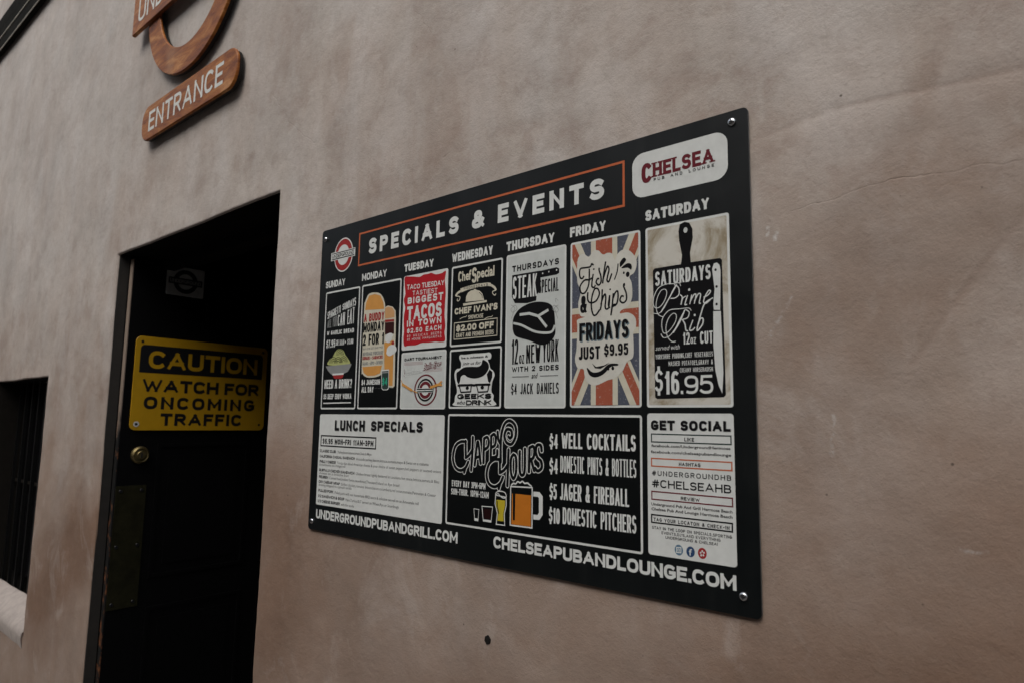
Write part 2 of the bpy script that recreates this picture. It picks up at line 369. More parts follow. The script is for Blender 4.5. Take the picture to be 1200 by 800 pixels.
def ribbon(P, w, closed=False):
    """quads of a flat stroke of width w; returns (left, right) outlines"""
    Q = [P[0]]
    for p in P[1:]:
        if math.hypot(p[0]-Q[-1][0], p[1]-Q[-1][1]) > w*.04+1e-6: Q.append(p)
    P = Q; n = len(P)
    if closed and n > 2 and math.hypot(P[0][0]-P[-1][0], P[0][1]-P[-1][1]) < w*.05+1e-6: P = P[:-1]; n -= 1
    if n < 2: return []
    quads = []; L = []
    for i in range(n):
        a = P[i-1] if (i or closed) else None; b = P[i]; c = P[(i+1) % n] if (i < n-1 or closed) else None
        d1 = Vector((b[0]-a[0], b[1]-a[1])).normalized() if a else None
        d2 = Vector((c[0]-b[0], c[1]-b[1])).normalized() if c else None
        d1 = d1 or d2; d2 = d2 or d1
        n1 = Vector((-d1.y, d1.x)); n2 = Vector((-d2.y, d2.x)); dot = n1.dot(n2)
        if dot < -.2:   # very sharp corner: bevel it
            L.append([(b, n1), (b, n2)])
        else:
            m = (n1+n2).normalized(); L.append([(b, m*(1/max(.55, m.dot(n1))))])
    h = w/2; rows = []
    for e in L:
        for b, m in e: rows.append(((b[0]+m.x*h, b[1]+m.y*h), (b[0]-m.x*h, b[1]-m.y*h)))
    if closed: rows.append(rows[0])
    return rows
STEP = 0.018e-3
class Art(MB):
    """flat print built in millimetres on a board whose front is at y = 0 of its parent; each layer sits a hair prouder"""
    def __init__(s, base=0.): MB.__init__(s); s.k = 0; s.base = base
    def y(s, layer):
        s.k += 1
        return -(s.base+layer*.12e-3+(s.k % 5)*STEP)
    def poly(s, c, l, P):
        if len(P) < 3: return
        y = s.y(l)
        if area2(P) < 0: P = P[::-1]
        s.add([(a*.001, y, b*.001) for a, b in P], [tuple(t) for t in tessellate_polygon([[Vector((a, b, 0)) for a, b in P]])], c)
    def stroke(s, c, l, w, P, closed=False, cap=0., box=None):
        if cap and not closed:
            a, b = Vector(P[0]), Vector(P[1]); e = (a-b).normalized()*cap; P = [tuple(a+e)]+list(P[1:])
            a, b = Vector(P[-1]), Vector(P[-2]); e = (a-b).normalized()*cap; P = list(P[:-1])+[tuple(a+e)]
        rows = ribbon(P, w, closed)
        if not rows: return
        y = s.y(l); vs = []
        if box:
            bx0, bx1, by, bh = box; cl = lambda q: (min(bx1, max(bx0, q[0])), min(by+bh, max(by, q[1])))
            rows = [(cl(a), cl(b)) for a, b in rows]
        for i, (a, b) in enumerate(rows):
            yy = y-i*.0012e-3
            vs += [(a[0]*.001, yy, a[1]*.001), (b[0]*.001, yy, b[1]*.001)]
        s.add(vs, [(2*i, 2*i+1, 2*i+3, 2*i+2) for i in range(len(rows)-1)], c)
    def frame(s, c, l, x0, y0, x1, y1, r, w):
        A = rrect(x0, y0, x1, y1, r); B = rrect(x0+w, y0+w, x1-w, y1-w, max(0, r-w)) if r > w else None
        if B is None: A = rrect(x0, y0, x1, y1, 0); B = rrect(x0+w, y0+w, x1-w, y1-w, 0)
        y = s.y(l); n = len(A)
        s.add([(a*.001, y, b*.001) for a, b in A+B], [(i, (i+1) % n, n+(i+1) % n, n+i) for i in range(n)], c)
    def text(s, c, l, txt, font, wt, x0, y0, x1, y1, h0, h1, gap=None):
        track = .075
        if '.' in font: font, track = font.split('.')[0], float('.'+font.split('.')[1])
        if font in ('B', 'W', 'I'): return s.btext(c, l, txt, font, wt, x0, y0, x1, y1, h0, h1)
        H = (h0+h1)/2; w = wt*H*1.1; span = abs(x1-x0)
        sg_ = max(.05, sum(G[ch][0] for ch in txt if ch != ' ')); nst = sum(1 for ch in txt if ch != ' '); nsp = txt.count(' ')
        n0 = sum(1 for ch in txt if ch != ' ' and G[ch][0] == 0); gp = track*H; sp = .24*H+track*.8*H
        for _ in range(60):
            kx = (span-w*nst-gp*(nst-1+nsp)-sp*nsp)/sg_
            if kx >= 2.75*w: break
            w *= .96; gp *= .95; sp *= .96
        lim = 2.8 if (font in 'LX' or wt >= .26) else 1.4
        if kx > lim*H and nst > 2:      # tracked-out line: put the rest between the letters
            ex = (kx-(lim-.1)*H)*sg_; kx = (lim-.1)*H; gp += ex/(nst-1+nsp*2.5); sp += 1.5*ex/(nst-1+nsp*2.5)
        X = 0
        for ch in txt:
            if ch == ' ': X += sp+gp; continue
            gw, st = G[ch]
            for P in st:
                if font == 'K': P = [(a+.0*b, b) for a, b in P]
                Q = []
                for a, b in P:
                    px = X+w/2+a*kx; u = px/span if span else 0
                    h = h0+(h1-h0)*u; yb = y0+(y1-y0)*u
                    Q.append((x0+px, yb+w/2+b*(h-w)))
                cl = len(Q) > 8 and math.dist(Q[0], Q[-1]) < .02*H
                box = (x0+X, x0+X+gw*kx+w, y0+(y1-y0)*(X/span), h0+(h1-h0)*(X/span)) if ch not in '$,Q/' else None
                if cl: s.stroke(c, l, w, Q, True); continue
                thin = lambda r: w*.78 if ch in 'NMWK4' and abs(r[-1][0]-r[0][0]) > .12*abs(r[-1][1]-r[0][1]) else w
                run = [Q[0]]
                for i in range(1, len(Q)):
                    run.append(Q[i])
                    if i == len(Q)-1: s.stroke(c, l, thin(run), run, False, w/2, box); break
                    d1 = Vector(Q[i])-Vector(Q[i-1]); d2 = Vector(Q[i+1])-Vector(Q[i])
                    if d1.length > w*.6 and d2.length > w*.3 and d1.normalized().dot(d2.normalized()) < .35:
                        s.stroke(c, l, thin(run), run, False, w/2, box); run = [Q[i]]
                if font in ('L', 'K') and not cl:
                    for e, d in ((0, 1), (-1, -2)):
                        if abs(Q[e][1]-Q[d][1]) > 1.1*abs(Q[e][0]-Q[d][0]) and (P[e][1] < .03 or P[e][1] > .97):
                            sw = w*(.95 if font == 'L' else .7)
                            sg = 1 if P[e][1] < .5 else -1
                            yy = Q[e][1]-sg*w*.5+sg*w*.22
                            s.stroke(c, l, w*.45, [(Q[e][0]-sw, yy), (Q[e][0]+sw, yy)])
            X += gw*kx+w+gp
    def btext(s, c, l, txt, font, wt, x0, y0, x1, y1, h0, h1):
        cu = bpy.data.curves.new('t', 'FONT'); cu.body = txt; cu.size = 1; cu.resolution_u = 2; cu.offset = wt*.5
        if font == 'I': cu.shear = .35
        o = bpy.data.objects.new('t', cu); COL.objects.link(o)
        me = o.to_mesh(); V = [(v.co.x, v.co.y) for v in me.vertices]; F_ = [tuple(p.vertices) for p in me.polygons]
        o.to_mesh_clear(); bpy.data.objects.remove(o); bpy.data.curves.remove(cu)
        if not V: return
        xa = min(v[0] for v in V); xb = max(v[0] for v in V)
        desc = any(ch in 'gjpqy' for ch in txt)
        lo, hi = 0., .73
        y = s.y(l); out = []
        for a, b in V:
            u = (a-xa)/(xb-xa); h = h0+(h1-h0)*u; yb = y0+(y1-y0)*u
            out.append(((x0+(x1-x0)*u)*.001, y, (yb+(b-lo)/(hi-lo)*h)*.001))
        s.add(out, F_, c)
    def prim(s, q):
        k = q[0]
        if k == 'R': s.poly(q[1], q[2], rrect(*q[3:7], q[7] if len(q) > 7 else 0))
        elif k == 'F': s.frame(*q[1:])
        elif k == 'P': s.poly(q[1], q[2], catmull(q[3], True, 4) if q[4] else q[3])
        elif k == 'S': s.stroke(q[1], q[2], q[3], (catmull(q[4], bool(q[6]), 6) if q[5] else q[4]), bool(q[6]))
        elif k == 'E': s.poly(q[1], q[2], [(q[3]+q[5]*math.cos(t*math.pi/16), q[4]+q[6]*math.sin(t*math.pi/16)) for t in range(32)])
        elif k == 'T': s.text(*q[1:])

# ------------------------------------------------------------------ setting: ground
def sheet(name, x0, x1, y0, y1, z, mat, kind='structure'):
    mb = MB(); mb.add([(x0,y0,z),(x1,y0,z),(x1,y1,z),(x0,y1,z)], [(0,1,2,3)], mat); return tag(mb.build(name), kind=kind)
sheet('ground', -400, 400, -400, 400, -.15, 'asphalt')
mb = MB(); mb.box(-60, 60, -2.6, .05, -.14, 0., 'pavement_concrete'); mb.box(-60, 60, -2.75, -2.603, -.14, .004, 'pavement_concrete'); tag(mb.build('pavement'), kind='structure')

# unseen building behind the camera, added to shade the low sky: parapet and windows
opp = tag(empty('unseen_opposite_building', (0, -5.2, 0)), 'unseen plain rendered building added across the lane to shade the low sky', 'building')
mb = MB(); mb.box(-30, 30, -6, 0, 0, 5.2, 'unseen_building_render'); mb.box(-30.1, 30.1, -6.1, .12, 5.203, 5.45, 'unseen_building_render'); mb.build('wall', opp)  # wall of the added unseen building
for i in range(-5, 6):
    for zz in (1.1, 3.5):
        mb = MB(); mb.box(i*4.6-.6, i*4.6+.6, .004, .03, zz, zz+1.4, 'glass_dark'); mb.box(i*4.6-.7, i*4.6+.7, .004, .09, zz-.09, zz-.003, 'unseen_building_render'); mb.build('unseen_window', opp)
# ------------------------------------------------------------------ building
WY = .0055                      # the wall face lies this far behind the front of the menu board
DX0, DX1, DZ1 = -1.17, -.188, 2.110      # door opening
WX0, WX1, WZ0, WZ1 = -2.52, -1.788, .785, 1.730   # window opening
bld = tag(empty('stucco_building', (0, .1, 0)), 'taupe troweled stucco building wall with dark open doorway and barred window', 'building')
bld.location = (0, 0, 0)
def lines(spec, must):
    o = []
    for a, b, d in spec: o += list(np.arange(a, b-1e-9, d))
    o.append(spec[-1][1]); o = np.array(o)
    must = np.array(sorted(must)); keep = [v for v in o if np.min(np.abs(must-v)) > .0016]
    return np.array(sorted(keep+list(must)))
RR = .006
def edges(v, s): return [v]+[v+s*d for d in (.002, .0045, .007, .010, .016)]
xs = lines([(-7,-2.7,.08),(-2.7,-.26,.012),(-.26,1.56,.0055),(1.56,7,.08)], edges(DX0,-1)+edges(DX1,1)+edges(WX0,-1)+edges(WX1,1))
zs = lines([(-.1,.72,.05),(.72,1.0,.016),(1.0,2.26,.0065),(2.26,3.56,.012),(3.56,6.,.08)], edges(DZ1,1)+edges(WZ0,-1)+edges(WZ1,1))
X, Zz = np.meshgrid(xs, zs, indexing='ij')
rng = np.random.RandomState(11)
def vnoise(x, z, f, seed):
    r = np.random.RandomState(seed).rand(512, 512)
    u, v = x*f+100, z*f+100; i, j = np.floor(u).astype(int), np.floor(v).astype(int); a, b = u-i, v-j
    a = a*a*(3-2*a); b = b*b*(3-2*b); g = lambda p, q: r[p % 512, q % 512]
    return (g(i,j)*(1-a)+g(i+1,j)*a)*(1-b)+(g(i,j+1)*(1-a)+g(i+1,j+1)*a)*b-.5
Y = WY+.0045*vnoise(X, Zz, 1.6, 1)+.0028*vnoise(X+.4*vnoise(X,Zz,4,9), Zz, 5., 2)+.0009*vnoise(X, Zz*.8, 14., 3)+.0007*vnoise(X, Zz, 38., 4)
near = np.clip(1.-np.maximum(np.maximum(-X, X-.9066), np.maximum(1.37-Zz, Zz-1.98))/.05, 0, 1)   # plaster is flat where the board is screwed on
Y = Y*(1-near)+(WY+.2*(Y-WY))*near
def joint(ax, az, bx, bz, amp, w):
    L2 = (bx-ax)**2+(bz-az)**2; t = np.clip(((X-ax)*(bx-ax)+(Zz-az)*(bz-az))/L2, 0, 1)
    d = np.hypot(X-ax-t*(bx-ax), Zz-az-t*(bz-az)); return amp*np.exp(-(d/w)**2)
Y += joint(.90,1.934,1.00,1.950,.0004,.007)+joint(1.00,1.950,1.9,1.90,.0007,.007)+joint(1.068,1.655,1.35,2.02,.0006,.007)
Y -= joint(.90,1.925,1.9,1.885,.0006,.016)+joint(1.078,1.648,1.36,2.01,.0005,.016)
Xw, Zw = X.copy(), Zz.copy()
wobx = .006*vnoise(np.zeros_like(X), Zz, 3., 21)+.003*vnoise(np.zeros_like(X), Zz, 11., 22)
wobz = .003*vnoise(X, np.zeros_like(X), 3., 23)+.0025*vnoise(X, np.zeros_like(X), 12., 24)
for e, zlo, zhi in ((DX0,-1,DZ1),(DX1,-1,DZ1),(WX0,WZ0,WZ1),(WX1,WZ0,WZ1)):
    wgt = np.exp(-np.abs(X-e)/.05)*np.clip(1-np.maximum(Zz-zhi, zlo-Zz)/.05, 0, 1); Xw += wobx*wgt
for e, xlo, xhi in ((DZ1,DX0,DX1),(WZ0,WX0,WX1),(WZ1,WX0,WX1)):
    wgt = np.exp(-np.abs(Zz-e)/.05)*np.clip(1-np.maximum(X-xhi, xlo-X)/.05, 0, 1); Zw += wobz*wgt
def rect_dist(x0, x1, z0, z1):
    return np.hypot(np.maximum(0, np.maximum(x0-X, X-x1)), np.maximum(0, np.maximum(z0-Zz, Zz-z1)))
for rc in ((DX0,DX1,-1,DZ1),(WX0,WX1,WZ0,WZ1)):
    d = rect_dist(*rc); t = np.clip(1-d/RR, 0, 1); Y += RR*(1-np.sqrt(1-t*t*.999))
nx, nz = len(xs), len(zs)
idx = np.arange(nx*nz).reshape(nx, nz)
cx, cz = (xs[:-1]+xs[1:])/2, (zs[:-1]+zs[1:])/2
CX, CZ = np.meshgrid(cx, cz, indexing='ij')
hole = ((CX>DX0)&(CX<DX1)&(CZ<DZ1))|((CX>WX0)&(CX<WX1)&(CZ>WZ0)&(CZ<WZ1))
q = np.stack([idx[:-1,:-1], idx[1:,:-1], idx[1:,1:], idx[:-1,1:]], -1)[~hole]
used = np.unique(q); remap = -np.ones(nx*nz, int); remap[used] = np.arange(len(used)); q = remap[q]
co = np.stack([Xw, Y, Zw], -1).reshape(-1, 3)[used]
me = bpy.data.meshes.new('wall'); me.vertices.add(len(co)); me.vertices.foreach_set('co', co.ravel())
me.loops.add(q.size); me.loops.foreach_set('vertex_index', q.ravel().astype(np.int32))
me.polygons.add(len(q)); me.polygons.foreach_set('loop_start', np.arange(0, q.size, 4, dtype=np.int32)); me.polygons.foreach_set('loop_total', np.full(len(q), 4, np.int32))
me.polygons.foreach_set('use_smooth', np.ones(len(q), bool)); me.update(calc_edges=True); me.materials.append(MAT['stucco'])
wall = bpy.data.objects.new('wall', me); COL.objects.link(wall); wall.parent = bld
# body of the building behind the face, round the openings
mb = MB(); B0, B1 = WY+RR+.004, .26
D0, D1, D2 = DX0-.006, DX1+.006, DZ1+.006
# the masonry as blocks that leave the two openings free
V0, V1, V2, V3 = WX0-.006, WX1+.006, WZ0-.006, WZ1+.006
mb.box(-7, V0, B0, B1, -.1, 6, 'frame_paint'); mb.box(V1, D0, B0, B1, -.1, 6, 'frame_paint'); mb.box(D1, 7, B0, B1, -.1, 6, 'frame_paint')
mb.box(D0, D1, B0, B1, D2, 6, 'frame_paint'); mb.box(V0, V1, B0, B1, V3, 6, 'frame_paint'); mb.box(V0, V1, B0, B1, -.1, V2, 'frame_paint')
mb.build('masonry', bld)
# hallway behind the door, dark painted
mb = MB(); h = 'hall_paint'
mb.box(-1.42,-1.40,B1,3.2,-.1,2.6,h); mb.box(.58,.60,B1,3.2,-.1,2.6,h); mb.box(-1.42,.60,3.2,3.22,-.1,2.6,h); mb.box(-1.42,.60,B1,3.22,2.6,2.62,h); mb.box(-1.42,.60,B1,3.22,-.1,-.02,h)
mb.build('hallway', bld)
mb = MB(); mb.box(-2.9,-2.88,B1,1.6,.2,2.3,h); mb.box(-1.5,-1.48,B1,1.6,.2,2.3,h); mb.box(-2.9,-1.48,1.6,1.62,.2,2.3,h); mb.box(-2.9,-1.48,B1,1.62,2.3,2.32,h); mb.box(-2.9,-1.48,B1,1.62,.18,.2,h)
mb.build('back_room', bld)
# door frame: painted steel liner with a stop
mb = MB(); p = 'frame_paint'
mb.box(DX0-.004, DX0+.002, WY+RR-.001, .040, 0, DZ1-.002, p); mb.box(DX0-.004, DX0-.002, .0402, .25, 0, DZ1, 'hall_paint')
mb.box(DX1+.000, DX1+.004, WY+RR+.002, .25, 0, DZ1, p)
mb.box(DX0-.004, DX1+.004, WY+RR+.002, .25, DZ1+.001, DZ1+.004, 'hall_paint')
mb.box(DX1-.015, DX1-.001, .12, .16, 0, DZ1-.002, 'hall_paint'); mb.box(DX0+.06, DX1-.016, .12, .16, DZ1-.035, DZ1-.001, 'hall_paint')
mb.build('door_frame', bld)

# door leaf, folded back square to the wall
XF = -1.137
mb = MB(); mb.box(-1.168, XF, .0435, 1.00, .01, 2.100, 'door_paint')
door = mb.build('door', bld, label='black door folded back inside the doorway')
def yz_part(name, fn, parent=door, label=None, smooth=False):
    m = MB(); fn(m); return m.build(name, parent, smooth, label)
yz_part('worn_edge', lambda m: m.box(-1.160, XF-.0005, .0405, .0432, .012, 2.098, 'door_edge'), label='bare worn timber edge')
def raised(m, y0, y1, z0, z1):
    b = .012
    for a in ((y0,y1,z0,z0+b),(y0,y1,z1-b,z1),(y0,y0+b,z0+b,z1-b),(y1-b,y1,z0+b,z1-b)): m.box(XF, XF+.003, a[0], a[1], a[2], a[3], 'door_paint')
    m.box(XF, XF+.002, y0+.04, y1-.04, z0+.04, z1-.04, 'door_paint')
for a in ((.16,.48,1.07,1.50),(.54,.90,1.07,1.50),(.16,.48,.2,.98),(.54,.90,.2,.98)):
    yz_part('door_panel', lambda m, a=a: raised(m, *a))
def lathe_x(m, cy, cz, prof, mat, n=28):
    """profile (radius, x) turned about the x axis"""
    vs = []
    for r, x in prof:
        for i in range(n): t = 2*math.pi*i/n; vs.append((x, cy+r*math.cos(t), cz+r*math.sin(t)))
    fs = [(j*n+i, j*n+(i+1) % n, (j+1)*n+(i+1) % n, (j+1)*n+i) for j in range(len(prof)-1) for i in range(n)]
    m.add(vs, fs, mat)
    c = len(m.v); x = prof[-1][1]; m.add([(x, cy+prof[-1][0]*math.cos(2*math.pi*i/n), cz+prof[-1][0]*math.sin(2*math.pi*i/n)) for i in range(n)], [tuple(range(n))], mat)
def bolt(m):
    lathe_x(m, .106, 1.464, [(.027,XF),(.0285,XF+.004),(.027,XF+.010),(.022,XF+.014),(.0205,XF+.013),(.0195,XF+.010)], 'brass')
    lathe_x(m, .106, 1.464, [(.0135,XF+.010),(.0135,XF+.017),(.012,XF+.019)], 'brass')
    m.box(XF+.019, XF+.0196, .104, .108, 1.456, 1.472, 'screw_recess')
yz_part('deadbolt', bolt, label='round brass deadbolt cylinder', smooth=False)
def lplate(m):
    m.box(XF, XF+.003, .0445, .134, .990, 1.368, 'brass_dull')
    for y, z in ((.058,1.352),(.120,1.352),(.058,1.18),(.120,1.18),(.058,1.006),(.120,1.006)): lathe_x(m, y, z, [(.0055,XF+.003),(.0045,XF+.0045)], 'sign_black', 12)
yz_part('latch_guard_plate', lplate, label='dull brass latch guard plate')

# window: deep plaster sill, glass and iron bars
mb = MB()
prof = [(WY+.001,.700+.05),(WY-.005,.786),(WY-.003,.804),(WY+.007,.818),(.040,.848),(.078,.872),(.083,.872),(.083,.74)]
xsl = np.linspace(WX0+.001, WX1-.001, 40); vs = []
for i, x in enumerate(xsl):
    w = .002*math.sin(i*.35)+.001*math.sin(i*.9+1); e = min(1, (i)/3, (39-i)/3); 
    for y, z in prof: vs.append((x, y, z+w*.6-(1-e)*.006))
n = len(prof)
mb.add(vs, [(i*n+j, i*n+j+1, (i+1)*n+j+1, (i+1)*n+j) for i in range(39) for j in range(n-1)]+[tuple(range(n)), tuple(39*n+j for j in range(n))[::-1]], 'sill_plaster')
mb.build('window_sill', bld, smooth=True, label='pale sloping plaster sill of the window')
mb = MB(); mb.box(WX0-.003, WX1+.003, .128, .134, .90, WZ1-.001, 'glass_dark'); win = mb.build('window_pane', bld, label='dark glass of the barred window')
for i in range(8):
    mb = MB(); x = WX0+.05+i*.094; mb.box(x-.006, x+.006, .086, .098, .80, WZ1+.003, 'iron'); mb.build('window_bar', win)
mb = MB(); mb.box(WX0-.004, WX1+.004, .0992, .106, 1.292, 1.304, 'jamb_dark'); mb.build('window_rail', win)
mb = MB(); mb.box(WX0-.004, WX0+.002, WY+RR, .12, WZ0, WZ1, 'jamb_dark'); mb.box(WX1-.001, WX1+.004, WY+RR, .12, WZ0, WZ1, 'hall_paint'); mb.box(WX0+.003, WX1-.002, WY+RR, .12, WZ1+.001, WZ1+.004, 'hall_paint')
mb.build('window_frame', bld)

